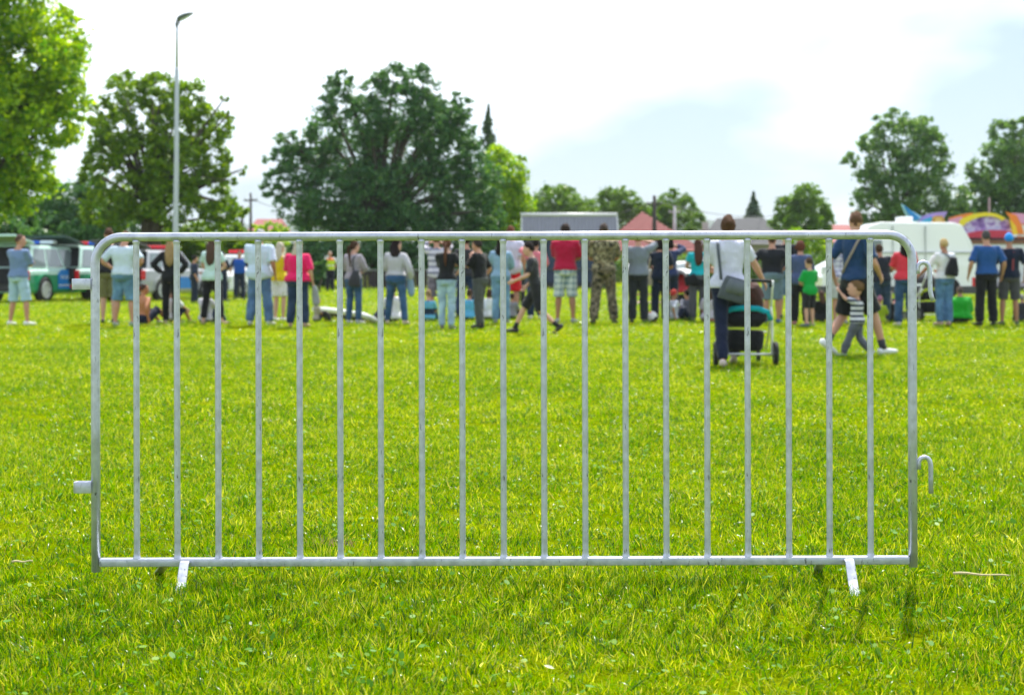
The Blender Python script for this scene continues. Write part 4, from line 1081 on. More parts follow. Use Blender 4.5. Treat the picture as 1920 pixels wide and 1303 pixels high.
        if flap:
            g = G(); g.loft([(.1 * x, -y * .55, -z * .35), (.1 * x, -y * .62, z * .2), (.1 * x, -y * .42, z * .8)], [(x * .7, y * .62), (x * .72, y * .62), (x * .6, y * .55)], seg=14, power=.4); g.obj('flap', flap, r)
        if strap_pts:
            inv = Matrix.Translation(w) @ Euler(r.rotation_euler).to_matrix().to_4x4(); inv = inv.inverted()
            g = G(); g.loft([inv @ q['W'](*p) for p in strap_pts], [(.018 * s, .004 * s)] * len(strap_pts), Vector((1, 0, 0)), 8, True, .5); g.obj('strap', mat, r)
        return r
    gre = fabric((.085, .10, .115)); lg = fabric((.13, .15, .17)); bk = fabric((.015, .016, .02)); dg = fabric((.045, .048, .058))
    bag('messenger_bag', 'grey messenger bag hanging at the hip of the striped person', P['striped'], (.045, -.215, .91), (.150, .065, .135), gre, lg, tilt=math.radians(16),
        strap_pts=[(-.09, -.21, 1.02), (-.10, -.175, 1.15), (-.115, -.155, 1.30), (-.125, -.12, 1.42), (-.11, -.02, 1.475), (-.08, .07, 1.43)])
    bag('shoulder_bag', 'dark grey slouchy bag hanging on the back of the person with tied hair', P['bag'], (.13, -.16, .97), (.13, .07, .17), dg, tilt=math.radians(8), taper=.5,
        strap_pts=[(.10, -.17, 1.12), (.08, -.165, 1.25), (.07, -.14, 1.38), (.09, -.06, 1.47), (.10, .03, 1.45)])
    bag('shoulder_bag', 'beige bag hanging from the left shoulder of the person in navy', P['beige'], (-.26, -.02, .93), (.13, .06, .16), fabric((.48, .42, .33)), taper=.7,
        strap_pts=[(-.24, -.02, 1.08), (-.22, -.05, 1.25), (-.19, -.05, 1.47), (-.17, .04, 1.42)])
    bag('backpack', 'small black backpack on the white T-shirt of the blond person', P['blond'], (.07, -.19, 1.20), (.125, .075, .19), bk, tilt=math.radians(8), taper=.55,
        strap_pts=[(.03, -.17, 1.36), (-.02, -.15, 1.43), (-.09, -.06, 1.485), (-.12, .06, 1.43)])
    bag('shoulder_bag', 'black bag behind the hip of the turquoise-topped person', P['turq'], (-.16, -.14, .90), (.15, .06, .10), bk, tilt=math.radians(-22))
    # grey jacket hanging from the hand of the pink-topped person; denim jacket by the grey sweater
    def cloth(nm, lab, q, c, L, mat, w=.07):
        s = q['s']; r = empty(nm, q['W'](*c), lab, 'jacket', q['root'].rotation_euler.z)
        g = G(); g.loft([(0, 0, .04 * s), (.01, 0, -.05 * s), (.02, .01, -L * .5 * s), (.035, 0, -L * .85 * s), (.03, 0, -L * s)], [(w * .5 * s, .03 * s), (w * .9 * s, .045 * s), (w * 1.1 * s, .05 * s), (w * s, .045 * s), (w * .5 * s, .02 * s)], seg=14, power=.8)
        g.obj('folded_cloth', mat, r, True, .015, 3); return r
    cloth('jacket', 'light grey jacket hanging from the hand of the pink-topped person', P['pink'], (.33, .03, .80), .38, fabric((.30, .31, .34)))
    cloth('denim_jacket', 'pale denim jacket carried beside the hip of the grey sweater', P['grey'], (.27, .06, .98), .40, fabric((.24, .36, .50)))
    q = P['father']; strap(q, q['root'], fabric((.30, .25, .20)), [(-.10, -.125, 1.03), (-.03, -.142, 1.15), (.05, -.145, 1.28), (.11, -.13, 1.40), (.12, -.06, 1.462)], .016, .006, 'cross_strap')
    return P

# ------------------------------------------------------------------ vehicles
GLS = None
def wheel(root, x, y, r, w, side):
    tyre = paint('tyre_rubber', (.018, .018, .019), .85); rimm = paint('alloy_rim', (.66, .67, .69), .4, .2)
    hub = bpy.data.objects.new('wheel', None); COL.objects.link(hub); hub.parent = root; hub.location = (x, y, r); hub.empty_display_size = .05
    g = G(); prof = [(-.5, .62), (-.5, .9), (-.42, .98), (-.2, 1.0), (.2, 1.0), (.42, .98), (.5, .9), (.5, .62)]
    N = 22; n0 = 0
    for i in range(N):
        a = 2 * math.pi * i / N
        for (u, q) in prof: g.v.append(Vector((u * w, math.cos(a) * q * r, math.sin(a) * q * r)))
    for i in range(N):
        j = (i + 1) % N
        for k in range(len(prof)):
            k2 = (k + 1) % len(prof)
            g.f.append((i * 8 + k, j * 8 + k, j * 8 + k2, i * 8 + k2))
    g.obj('tyre', tyre, hub)
    g = G()
    g.loft([(side * w * .30, 0, 0), (side * w * .34, 0, 0)], [r * .63, r * .63], Vector((0, 1, 0)), 20)
    for i in range(5):
        a = 2 * math.pi * i / 5; c, s_ = math.cos(a), math.sin(a)
        g.slab((side * w * .46, -s_ * r * .09 + c * r * .08, c * r * .09 + s_ * r * .08), (side * w * .46, s_ * r * .09 + c * r * .08, -c * r * .09 + s_ * r * .08), (side * w * .42, s_ * r * .07 + c * r * .6, -c * r * .07 + s_ * r * .6), (side * w * .42, -s_ * r * .07 + c * r * .6, c * r * .07 + s_ * r * .6), .012)
    g.loft([(side * w * .34, 0, 0), (side * w * .47, 0, 0)], [r * .16, r * .12], Vector((0, 1, 0)), 12)
    for q in range(20):
        a = 2 * math.pi * q / 20; a2 = 2 * math.pi * (q + 1) / 20
        g.slab((side * w * .5, math.cos(a) * r * .56, math.sin(a) * r * .56), (side * w * .5, math.cos(a2) * r * .56, math.sin(a2) * r * .56), (side * w * .5, math.cos(a2) * r * .64, math.sin(a2) * r * .64), (side * w * .5, math.cos(a) * r * .64, math.sin(a) * r * .64), -.02 * side)
    g.obj('rim', rimm, hub, False)

def car(name, label, cat, x, y, rz, body, lower=None, L=4.5, W=1.82, H=1.72, hood=1.08, belt=1.06, wb=(-1.35, 1.35), wr=.36, gh=(.95, .35, -1.75, -2.05), tail_open=False, bar=None, roofcol=None, dark=.03, clear=.24, group=None, lights=True, hatch_col=None):
    """gh: y of windscreen base, windscreen top, rear roof edge, rear glass base. +y is the front."""
    z0 = gz(y)
    r = empty(name, (x, y, z0), label, cat, rz, group)
    yf, yr = L / 2, -L / 2; hw = W / 2
    low = lower or body
    # lower body: cross-sections along the length
    st = [(yr, .86, belt - .10), (yr + .06, .95, belt - .02), (yr + .3, 1.0, belt), (-.4, 1.0, belt), (gh[0] - .25, 1.0, belt), (gh[0], 1.0, belt), (gh[0] + .25, .99, hood), (yf - .55, .97, hood - .06), (yf - .18, .92, hood - .16), (yf, .80, hood - .30)]
    def body_part(za, zb_f, m, nm, inset=0.):
        g = G(); rows = []
        for (yy, k, zt) in st:
            w_ = hw * k - inset; zt_ = zb_f(zt); z1 = za
            pts = [(-w_ + .05, z1), (w_ - .05, z1), (w_, z1 + .08), (w_ * 1.0, (z1 + zt_) / 2), (w_ - .015, zt_ - .08), (w_ - .09, zt_), (-w_ + .09, zt_), (-w_ + .015, zt_ - .08), (-w_, (z1 + zt_) / 2), (-w_, z1 + .08)]
            rows.append(len(g.v)); g.v += [Vector((p[0], yy, p[1])) for p in pts]
        n = 10
        for a in range(len(st) - 1):
            for k in range(n):
                k2 = (k + 1) % n
                g.f.append((rows[a] + k, rows[a] + k2, rows[a + 1] + k2, rows[a + 1] + k))
        g.f.append(tuple(rows[0] + k for k in range(n))); g.f.append(tuple(rows[-1] + k for k in reversed(range(n))))
        return g.obj(nm, m, r, True)
    b = body_part(clear + .02, lambda z: z, body, 'body')
    for p in b.data.polygons: p.use_smooth = False
    # greenhouse
    ga, gb, gc, gd = gh; tb, tr = hw - .07, hw - .24; zr = H
    g = G()
    def ring(yb, yt):  # slanted frame: belt point and roof point on each side
        return [Vector((-tb, yb, belt - .02)), Vector((tb, yb, belt - .02)), Vector((tr, yt, zr - .04)), Vector((tr - .12, yt, zr)), Vector((-tr + .12, yt, zr)), Vector((-tr, yt, zr - .04))]
    R0, R1 = ring(gd, gc), ring(ga, gb)
    g.v += R0 + R1
    for k in range(6):
        k2 = (k + 1) % 6; g.f.append((k, k2, 6 + k2, 6 + k))
    g.f.append((5, 4, 3, 2, 1, 0)); g.f.append((6, 7, 8, 9, 10, 11))
    o = g.obj('cabin', roofcol or body, r, False, bevel=.03); o['flat'] = 1
    gl = glass()
    def side_pt(sg, fy_, fz):  # fy_ 0 rear .. 1 front, fz 0 belt .. 1 roof
        z = belt + .02 + (zr - .10 - belt) * fz; q = (z - belt + .02) / (zr - .04 - belt + .02)
        yr_ = gd + (gc - gd) * q; yf_ = ga + (gb - ga) * q
        return Vector((sg * (tb + (tr - tb) * q + .006), yr_ + (yf_ - yr_) * fy_, z))
    for sg in (-1, 1):
        for (u0, u1, u0t, u1t) in ((.05, .30, .07, .31), (.335, .62, .345, .62), (.655, .955, .655, .93)):
            g = G(); c4 = [side_pt(sg, u0, .06), side_pt(sg, u1, .06), side_pt(sg, u1t, .94), side_pt(sg, u0t, .94)]
            if sg < 0: c4.reverse()
            g.slab(*c4, .008); g.obj('side_window', gl, r, False)
    for nm, (yb, yt), sgn in (('windscreen', (ga, gb), 1), ('rear_window', (gd, gc), -1)):
        
        g = G(); kk = .02 if (tail_open and sgn < 0) else .08
        f = lambda sx, q: Vector((sx * (tb + (tr - tb) * q - kk), yb + (yt - yb) * q + sgn * .012, belt + (zr - .05 - belt) * q + .006))
        c4 = [f(-1, .08), f(1, .08), f(1, .92), f(-1, .92)]
        if sgn > 0: c4.reverse()
        dk_ = nm == 'rear_window' and tail_open
        g.slab(*c4, .02 if dk_ else .008); g.obj('rear_shade_slab' if dk_ else nm, paint('boot_shade', (.012, .013, .015), .9) if dk_ else gl, r, False)  # with the tailgate open, a solid dark slab stands in for interior shade
    trim = paint('black_trim', (dark, dark, dark), .6)
    # arches, bumpers, sills, mirrors, lights
    for wy in wb:
        for sg in (-1, 1):
            g = G(); n = 14; xx = sg * (hw + .022); R_ = wr * 1.24
            poly = [(wy + R_ * math.cos(math.pi * i / n), wr + R_ * math.sin(math.pi * i / n)) for i in range(n + 1)]
            inner = [(wy + wr * 1.08 * math.cos(math.pi * i / n), wr + wr * 1.08 * math.sin(math.pi * i / n)) for i in range(n, -1, -1)]
            g.prism(poly + inner, xx - sg * .06, xx + sg * .012, 'x'); g.obj('wheel_arch', low, r, False)
            g = G(); g.prism([(wy + wr * 1.09 * math.cos(2 * math.pi * i / 24), wr + wr * 1.09 * math.sin(2 * math.pi * i / 24)) for i in range(24)], xx - sg * .07, xx - sg * .008, 'x'); g.obj('wheel_well_shade', paint('wheel_well_shade', (.01, .01, .01), .95), r, False)  # solid black disc on the flank paints the shade of a hollow well
            wheel(r, sg * (hw - .06), wy, wr, .23, sg)
    for nm, y0, y1 in (('front_bumper', yf - .12, yf + .07), ('rear_bumper', yr - .07, yr + .12)):
        g = G(); g.box((-hw * .93, y0, clear + .06), (hw * .93, y1, clear + .34)); o = g.obj(nm, trim if nm == 'rear_bumper' or lower is None else low, r, False, bevel=.04); o['flat'] = 1
    if lower:
        for sg in (-1, 1):
            pass
        lb_ = body_part(clear, lambda z: z - .11, low, 'lower_body', -.008)
        for p in lb_.data.polygons: p.use_smooth = False
    for sg in (-1, 1):
        g = G(); g.box((sg * (hw + .01), ga - .32, belt + .0), (sg * (hw + .20), ga - .20, belt + .17)); o = g.obj('mirror', trim, r, False, bevel=.03); o['flat'] = 1
        for yy in (-.06, ga - 1.0 - .1):
            g = G(); g.box((sg * (hw + .002) - .014, yy - .09, belt - .17), (sg * (hw + .002) + .014, yy + .09, belt - .135)); g.obj('door_handle', trim, r, False)
        g = G(); g.box((sg * hw * .80 - .16, yf - .22, hood - .38), (sg * hw * .80 + .10, yf - .015, hood - .20)); o = g.obj('headlight', paint('headlight_glass', (.6, .63, .66), .12, .3), r, False, bevel=.03); o['flat'] = 1
        g = G(); g.box((sg * hw * .84 - .13, yr - .022, belt - .36), (sg * hw * .84 + .13, yr + .10, belt - .06)); o = g.obj('tail_light', paint('tail_light_red', (.62, .012, .02), .2), r, False, bevel=.02); o['flat'] = 1
        g = G(); g.box((sg * hw * .75 - .15, yr - .080, clear + .14), (sg * hw * .75 + .13, yr - .0, clear + .22)); g.obj('reflector', paint('tail_light_red', (.62, .012, .02), .2), r, False)
    g = G(); g.box((-.42, yf - .02, hood - .46), (.42, yf + .03, hood - .28)); o = g.obj('grille', trim, r, False, bevel=.02); o['flat'] = 1
    if tail_open:
        g = G(); g.box((-tb + .06, gd - .30, .62), (tb - .06, gd + .06, belt + .02)); g.box((-tr + .05, gc - .06, belt + .02), (tr - .05, gc + .02, zr - .06)); g.obj('boot_shade_block', paint('boot_shade', (.012, .013, .015), .9), r, False)  # solid dark boxes stand in for the shaded inside of the boot
        a = Vector((0, gc + .05, zr + .015)); e = Vector((0, gc - 1.05, zr + .24)); w_ = tr + .10
        g = G(); g.slab(a + Vector((-w_, 0, 0)), a + Vector((w_, 0, 0)), e + Vector((w_, 0, 0)), e + Vector((-w_, 0, 0)), -.08); t_ = g.obj('tailgate', hatch_col or trim, r, False, bevel=.02); t_['flat'] = 1
        g = G(); a2 = a.lerp(e, .15) + Vector((0, 0, .018)); e2 = a.lerp(e, .75) + Vector((0, 0, .018))
        g.slab(a2 + Vector((-w_ + .15, 0, 0)), a2 + Vector((w_ - .15, 0, 0)), e2 + Vector((w_ - .15, 0, 0)), e2 + Vector((-w_ + .15, 0, 0)), .012); g.obj('tailgate_window', gl, t_, False)
    if bar:
        y_ = (gb + gc) / 2 + .35
        g = G(); g.box((-.62, y_ - .12, zr + .005), (.62, y_ + .12, zr + .05)); lb = g.obj('light_bar', trim, r, False)
        for (x0, x1), c in zip(((-.62, -.14), (-.13, .13), (.14, .62)), bar):
            g = G(); g.box((x0, y_ - .13, zr + .052), (x1, y_ + .13, zr + .17)); o = g.obj('beacon', paint('beacon', c, .25), lb, False, bevel=.03); o['flat'] = 1
    return r

def livery(r, sg, W, y0, y1, z0, z1, txt=True):
    hw = W / 2 + .020
    blue = paint('livery_blue', (.005, .19, .60), .4); wt = paint('livery_white', (.75, .76, .78), .5); gold = paint('livery_gold', (.42, .26, .03), .5)
    g = G(); poly = [(y0, z0), (y1, z0), (y1 - .05, z0 + .3), (y1 - .28, z1), (y0 + .18, z1), (y0, z1 - .14)]
    g.prism(poly, sg * hw, sg * (hw + .006), 'x'); o = g.obj('blue_panel', blue, r, False)
    if txt:
        g = G(); n = 7
        for i in range(n):
            a = y0 + .16 + i * (y1 - y0 - .45) / n; h = .10 + (.025 if i % 3 == 0 else 0)
            g.box((sg * (hw + .0065), a, (z0 + z1) / 2 + .02), (sg * (hw + .0105), a + .018, (z0 + z1) / 2 + .02 + h)); g.box((sg * (hw + .0065), a + .026, (z0 + z1) / 2 + .02), (sg * (hw + .0105), a + .068, (z0 + z1) / 2 + .042)); g.box((sg * (hw + .0065), a + .026, (z0 + z1) / 2 + .075), (sg * (hw + .0105), a + .068, (z0 + z1) / 2 + .10))
        g.obj('lettering', wt, o, False)
        g = G(); g.box((sg * (hw + .0065), y0 + .02, z0 + .10), (sg * (hw + .0095), y1 - .03, z0 + .13)); g.obj('white_line', wt, o, False)
    g = G(); g.prism([(y1 - .1, z1 - .16), (y1 + .34, z1 - .16), (y1 + .34, z1 + .02), (y1 + .20, z1 + .08), (y1 - .02, z1 + .06)], sg * hw, sg * (hw + .005), 'x'); g.obj('gold_crest', gold, r, False)

def make_vehicles():
    grn = paint('green_paint', (.012, .25, .11), .3, 0, .08, 2, 0, .6); wgrn = paint('pale_paint', (.50, .72, .63), .3, 0, .05, 2, 0, .6)
    wht = paint('white_paint', (.82, .83, .84), .3, 0, .03, 2, 0, .6); sil = paint('silver_paint', (.38, .39, .42), .35, .3, .06, 2, 0, .6)
    dgr = paint('dark_green_paint', (.012, .05, .035), .4)
    red, blu, clr = (.72, .02, .035), (.005, .10, .55), (.62, .70, .78)
    R = math.radians
    def X(px, d): return (px - CX) / FPX * d
    c = car('police_car', 'green and white off-road car with blue light bar, nearest at the far left', 'car', X(82, 46.2), 46.2, R(-13), wgrn, grn, L=4.7, H=1.80, wb=(-1.45, 1.35), wr=.40, tail_open=True, hatch_col=wgrn, bar=(blu, blu, clr), clear=.30, gh=(1.0, .45, -1.85, -2.2), group='green police cars with open tailgates')
    livery(c, 1, 1.82, -.70, .55, .42, 1.03)
    c = car('police_car', 'green and white off-road car with red and blue light bar behind the left post', 'car', X(172, 48.5), 48.5, R(-14), wgrn, grn, L=4.7, H=1.80, wb=(-1.45, 1.35), wr=.40, tail_open=True, hatch_col=dgr, bar=(red, red, blu), clear=.30, gh=(1.0, .45, -1.85, -2.2), group='green police cars with open tailgates')
    livery(c, 1, 1.82, -.70, .55, .42, 1.03)
    c = car('estate_car', 'silver car with raised dark tailgate and red light bar behind the black leggings', 'car', X(298, 48), 48, R(-18), sil, None, L=4.6, H=1.66, wb=(-1.35, 1.4), wr=.35, tail_open=True, bar=(red, red, red), dark=.07)
    livery(c, 1, 1.82, -.9, .6, .40, .78, False)
    car('police_hatchback', 'white hatchback with black grille and red roof light facing the field', 'car', X(446, 51), 51.5, R(158), wht, None, L=4.2, W=1.76, H=1.55, hood=.98, belt=.96, wb=(-1.25, 1.3), wr=.32, gh=(.95, .25, -1.5, -1.95), bar=(red, red, red))
    for i, (px, rz, lab) in enumerate(((1196, 176, 'small white parked car far behind the grey T-shirt'), (1283, 183, 'small white parked car far behind the turquoise top'))):
        car('parked_car', lab, 'car', X(px, 96), 96, R(rz), wht, None, L=4.2, W=1.76, H=1.5, hood=.98, belt=.95, wb=(-1.25, 1.3), wr=.31, gh=(.95, .25, -1.5, -1.95), group='white cars parked in front of the red-roofed house')
    # white high-roof panel van, side on, nose to the left
    d = 50.5; k = d / FPX; z0 = gz(d); px0 = 1672
    r = empty('panel_van', (X(px0, d), d, z0), 'white high-roof panel van parked side-on behind the right end of the crowd', 'van')
    f = lambda px, py: ((px - px0) * k, CAMZ - (py - HOR) * k - z0)
    side = [f(1815, 546), f(1816, 500), f(1806, 455), f(1790, 424), f(1775, 419), f(1640, 418), f(1620, 424), f(1598, 446), f(1572, 482), f(1538, 500), f(1530, 520), f(1530, 548)]
    g = G(); g.prism(side, -1.0, 1.0, 'y')
    for v in g.v:       # tumblehome towards the roof
        q = max(0., (v.z - 1.2) / 1.5); v.y *= 1 - .13 * min(1, q)
    o = g.obj('body', wht, r, False, bevel=.05); o['flat'] = 1
    trim = paint('grey_trim', (.06, .062, .066), .7)
    def sidebox(a, b_, y0, y1, m, nm, par=None, bv=.01):
        (xa, za), (xb, zb) = f(*a), f(*b_); gg = G(); gg.box((min(xa, xb), y0, min(za, zb)), (max(xa, xb), y1, max(za, zb))); oo = gg.obj(nm, m, par or r, False, bevel=bv); oo['flat'] = 1; return oo
    sidebox((1640, 473), (1812, 476), -1.012, -.93, paint('panel_groove', (.42, .44, .46), .5), 'side_crease')
    sidebox((1720, 425), (1721, 540), -1.010, -.80, paint('panel_groove', (.42, .44, .46), .5), 'door_seam')
    sidebox((1660, 425), (1661, 540), -1.010, -.80, paint('panel_groove', (.42, .44, .46), .5), 'door_seam')
    sidebox((1528, 536), (1818, 550), -1.03, 1.03, trim, 'bumper_strip')
    sidebox((1806, 520), (1816.5, 536), -1.02, -.86, paint('tail_light_red', (.62, .012, .02), .2), 'tail_light')
    sidebox((1532, 500), (1546, 514), -.99, -.70, paint('headlight_glass', (.6, .63, .66), .12, .3), 'headlight')
    g = G(); A_ = [f(1600, 452), f(1640, 452), f(1640, 490), f(1578, 490)]
    g.prism(A_, -1.006, -.96, 'y'); g.obj('side_window', glass(), r, False)
    p0, p1 = f(1597, 443), f(1574, 478); g = G(); off = Vector((-.02, 0, .02))
    g.slab(Vector((p0[0], -.8, p0[1])) + off, Vector((p0[0], .8, p0[1])) + off, Vector((p1[0], .86, p1[1])) + off, Vector((p1[0], -.86, p1[1])) + off, .02); g.obj('windscreen', glass(), r, False)
    for wx in (1578, 1762):
        for sg in (-1, 1):
            hb = len(bpy.data.objects)
            wheel(r, 0, 0, .34, .22, sg)
            w_ = [o for o in r.children if o.name.startswith('wheel')][-1]
    i = 0
    ws = [o for o in r.children if o.name.startswith('wheel')]
    for wx in (1578, 1762):
        for sg in (-1, 1):
            w_ = ws[i]; i += 1
            w_.location = (f(wx, 0)[0], sg * .90, .34); w_.rotation_euler = (0, 0, math.radians(90))
    for wx in (1578, 1762):
        x_ = f(wx, 0)[0]; g = G()
        g.prism([(x_ + .42 * math.cos(math.pi * i / 12), .34 + .42 * math.sin(math.pi * i / 12)) for i in range(13)] + [(x_ - .42, .2), (x_ + .42, .2)], -1.032, -.8, 'y'); g.obj('wheel_well_shade', paint('wheel_well_shade', (.01, .01, .01), .95), r, False)  # black arch shape painted as well shade, no hollow behind it
    sidebox((1684, 419), (1706, 407), -.4, .4, wht, 'roof_vent', bv=.03)
    sidebox((1690, 405), (1706, 412), -.3, .3, paint('grey_trim', (.06, .062, .066), .7), 'vent_cap', bv=.02) if False else None

# ------------------------------------------------------------------ buildings, poles, fairground ride
def ribbed(g, x0, x1, y0, z0, y1, z1, n, h=.035):
    """trapezoid-ribbed sheet between two edges"""
    P = []
    for i in range(n):
        a = x0 + (x1 - x0) * i / n; w = (x1 - x0) / n
        P += [(a, 0), (a + w * .55, 0), (a + w * .65, h), (a + w * .9, h)]
    P.append((x1, 0)); N = len(P); nrm = Vector((0, -(z1 - z0), (y1 - y0))).normalized()
    if nrm.z < 0: nrm = -nrm
    n0 = len(g.v)
    for t in (0, -.03):
        for (y, z) in ((y0, z0), (y1, z1)):
            for x, q in P: g.v.append(Vector((x, y, z)) + nrm * (q + t))
    for i in range(N - 1):
        g.f.append((n0 + i, n0 + i + 1, n0 + N + i + 1, n0 + N + i)); g.f.append((n0 + 2 * N + i, n0 + 3 * N + i, n0 + 3 * N + i + 1, n0 + 2 * N + i + 1))
        g.f.append((n0 + i, n0 + 2 * N + i, n0 + 2 * N + i + 1, n0 + i + 1)); g.f.append((n0 + N + i, n0 + N + i + 1, n0 + 3 * N + i + 1, n0 + 3 * N + i))

def make_buildings():
    k = lambda d: d / FPX
    # covered stand with a grey ribbed roof and navy tarpaulin
    d = 66.; q = k(d); x0, x1 = (977 - CX) * q, (1157 - CX) * q; xc = (x0 + x1) / 2; zb = gz(d)
    Z = lambda py, dd=d: CAMZ - (py - HOR) * k(dd)
    r = empty('covered_stand', (xc, d, zb), 'low stand with grey ribbed metal roof and navy tarpaulin wall behind the crimson T-shirt', 'stand')
    grey = paint('ribbed_metal', (.24, .24, .30), .7, 0, .1, 3); lite = paint('pale_metal_edge', (.60, .60, .62), .45, .2); navy = paint('navy_tarpaulin', (.012, .028, .075), .6, 0, .25, 1.2, .4)
    g = G(); ribbed(g, x0 - xc, x1 - xc, -.2, Z(448) - zb, 0.3, Z(404, d + .3) - zb, 26); g.obj('roof', grey, r, False)
    g = G(); g.loft([(x0 - xc - .02, .3, Z(403, d + .3) - zb), (x1 - xc + .02, .3, Z(403, d + .3) - zb)], [.09, .09], Vector((0, 0, 1)), 10); g.obj('roof_edge', lite, r)
    for xx in (x0 - xc, x1 - xc):
        g = G(); g.slab((xx, -.2, Z(452) - zb), (xx, .3, Z(408, d + .3) - zb), (xx, .3, Z(403, d + .3) - zb), (xx, -.2, Z(447) - zb), .06); g.obj('gable_trim', lite, r, False)
    g = G(); n = 26; xa, xb = (940 - CX) * q - xc, (1150 - CX) * q - xc
    top, bot = Z(449) - zb, Z(530) - zb
    for i in range(n + 1):
        x = xa + (xb - xa) * i / n
        for zz, t in ((bot, .05), ((top + bot) / 2, .03), (top, 0)): g.v.append(Vector((x, .02 + t * math.sin(i * 2.1), zz)))
    for i in range(n):
        for j in range(2): g.f.append((i * 3 + j, i * 3 + 3 + j, i * 3 + 4 + j, i * 3 + 1 + j))
    g.obj('tarpaulin', navy, r)
    g = G(); g.box((xa, .08, -.05), (xb, 2.2, bot)); g.obj('base', paint('dark_base', (.03, .032, .04), .8), r, False)
    for i in range(4):
        x = xa + .1 + (xb - xa - .2) * i / 3; g = G(); g.loft([(x, -.05, -.05), (x, -.05, top)], [.035, .035], seg=8); g.obj('post', paint('dark_steel', (.09, .095, .10), .5, .4), r)
    g = G(); g.loft([(xa, -.06, Z(505) - zb), (xb, -.06, Z(505) - zb)], [.03, .03], Vector((0, 0, 1)), 8); g.obj('rail', paint('dark_steel', (.09, .095, .10), .5, .4), r)
    # dark plank fence under the big tree
    d = 67.; q = k(d); zb = gz(d); xa, xb = (636 - CX) * q, (936 - CX) * q; H = CAMZ - (508 - HOR) * q - zb + .04
    r = empty('plank_fence', ((xa + xb) / 2, d, zb), 'dark brown plank fence with a grey top rail under the big tree', 'fence')
    n = 40; w = (xb - xa) / n; plm = paint('dark_planks', (.035, .026, .026), .85, 0, .35, 5)
    g = G(); g.box((-w * .46, -.012, -.05), (w * .46, .012, H - .06)); p0 = g.obj('plank', plm, r, False)
    for i in range(n):
        o = p0 if i == 0 else dupchild(p0, r)
        o.location = (xa + w * (i + .5) - (xa + xb) / 2, random.uniform(-.006, .006), random.uniform(-.02, .02))
    g = G(); g.box((-(xb - xa) / 2, -.05, H - .03), ((xb - xa) / 2, .05, H + .035)); g.obj('top_rail', paint('grey_rail', (.20, .20, .21), .7), r, False)
    # red hip-roofed house
    d = 106.; q = k(d); zb = gz(d); P = lambda px, py, dy=0: Vector(((px - CX) * k(d + dy) - (1222 - CX) * q, dy, CAMZ - (py - HOR) * k(d + dy) - zb))
    r = empty('house', ((1222 - CX) * q, d, zb), 'house with red hipped roof and ochre wall behind the dark wooden pole', 'house')
    redm = paint('red_roof', (.26, .065, .062), .8, 0, .15, 3, .3); och = paint('ochre_wall', (.42, .25, .11), .9, 0, .12, 2)
    e = [P(1116, 470), P(1322, 470), P(1310, 470, 14), P(1128, 470, 14)]
    ap, bp = P(1204, 402, 4.5), P(1212, 402, 9.5); ap.z = bp.z
    e[2].z = e[3].z = e[0].z
    g = G(); g.v += e + [ap, bp]; g.f += [(0, 1, 4), (1, 2, 5, 4), (2, 3, 5), (3, 0, 4, 5), (3, 2, 1, 0)]; rf = g.obj('roof', redm, r, False)
    nrm = (e[1] - e[0]).cross(ap - e[0]).normalized()
    rows = 13
    for i in range(1, rows):                     # courses of tiles on the front slope
        t = i / rows; a, b_ = e[0].lerp(ap, t), e[1].lerp(ap, t); g = G()
        up = (ap - (e[0] + e[1]) / 2).normalized()
        g.slab(a + nrm * .01, b_ + nrm * .01, b_ + up * .05 + nrm * .04, a + up * .05 + nrm * .04, .02); g.obj('tile_course', redm, rf, False)
    g = G(); g.box((e[0].x + .4, .5, -.1), (e[1].x - .4, 13.5, e[0].z)); wl_ = g.obj('wall', och, r, False)
    for px in (1150, 1185, 1262, 1292):
        a = P(px, 482); g = G(); g.box((a.x - .5, .44, .9), (a.x + .5, .52, 2.1)); fo = g.obj('window', paint('window_frame', (.6, .58, .55), .6), r, False)
        g = G(); g.box((a.x - .42, .425, .98), (a.x + .42, .438, 2.02)); g.obj('pane', glass(), fo, False)
    # dark grey hip roof
    d = 118.; q = k(d); zb = gz(d); X0 = (1392 - CX) * q; P = lambda px, py, dy=0: Vector(((px - CX) * k(d + dy) - X0, dy, CAMZ - (py - HOR) * k(d + dy) - zb))
    r = empty('house', (X0, d, zb), 'house with dark grey hipped roof left of the small spruce', 'house')
    dk = paint('slate_roof', (.055, .060, .070), .8, 0, .2, 3, .3)
    e = [P(1308, 458), P(1492, 458), P(1480, 458, 10), P(1320, 458, 10)]; ap, bp = P(1345, 409, 5), P(1432, 409, 5)
    for v in e: v.z = e[0].z
    g = G(); g.v += e + [ap, bp]; g.f += [(0, 1, 5, 4), (1, 2, 5), (2, 3, 4, 5), (3, 0, 4), (3, 2, 1, 0)]; rf = g.obj('roof', dk, r, False)
    nrm = (e[1] - e[0]).cross(ap - e[0]).normalized()
    for i in range(1, 11):
        t = i / 11; a, b_ = e[0].lerp(ap, t), e[1].lerp(bp, t); up = (ap - e[0]).normalized(); g = G()
        g.slab(a + nrm * .01, b_ + nrm * .01, b_ + Vector((0, up.y, up.z)) * .05 + nrm * .03, a + Vector((0, up.y, up.z)) * .05 + nrm * .03, .02); g.obj('tile_course', dk, rf, False)
    g = G(); g.box((e[0].x + .5, .6, -.1), (e[1].x - .5, 9.4, e[0].z)); g.obj('wall', paint('grey_wall', (.36, .35, .33), .9), r, False)
    g = G(); a = P(1322, 436, 5); g.box((a.x - .25, 4.6, a.z - 1.2), (a.x + .25, 5.2, a.z + .9)); g.obj('chimney', paint('pale_chimney', (.50, .46, .42), .9), r, False)
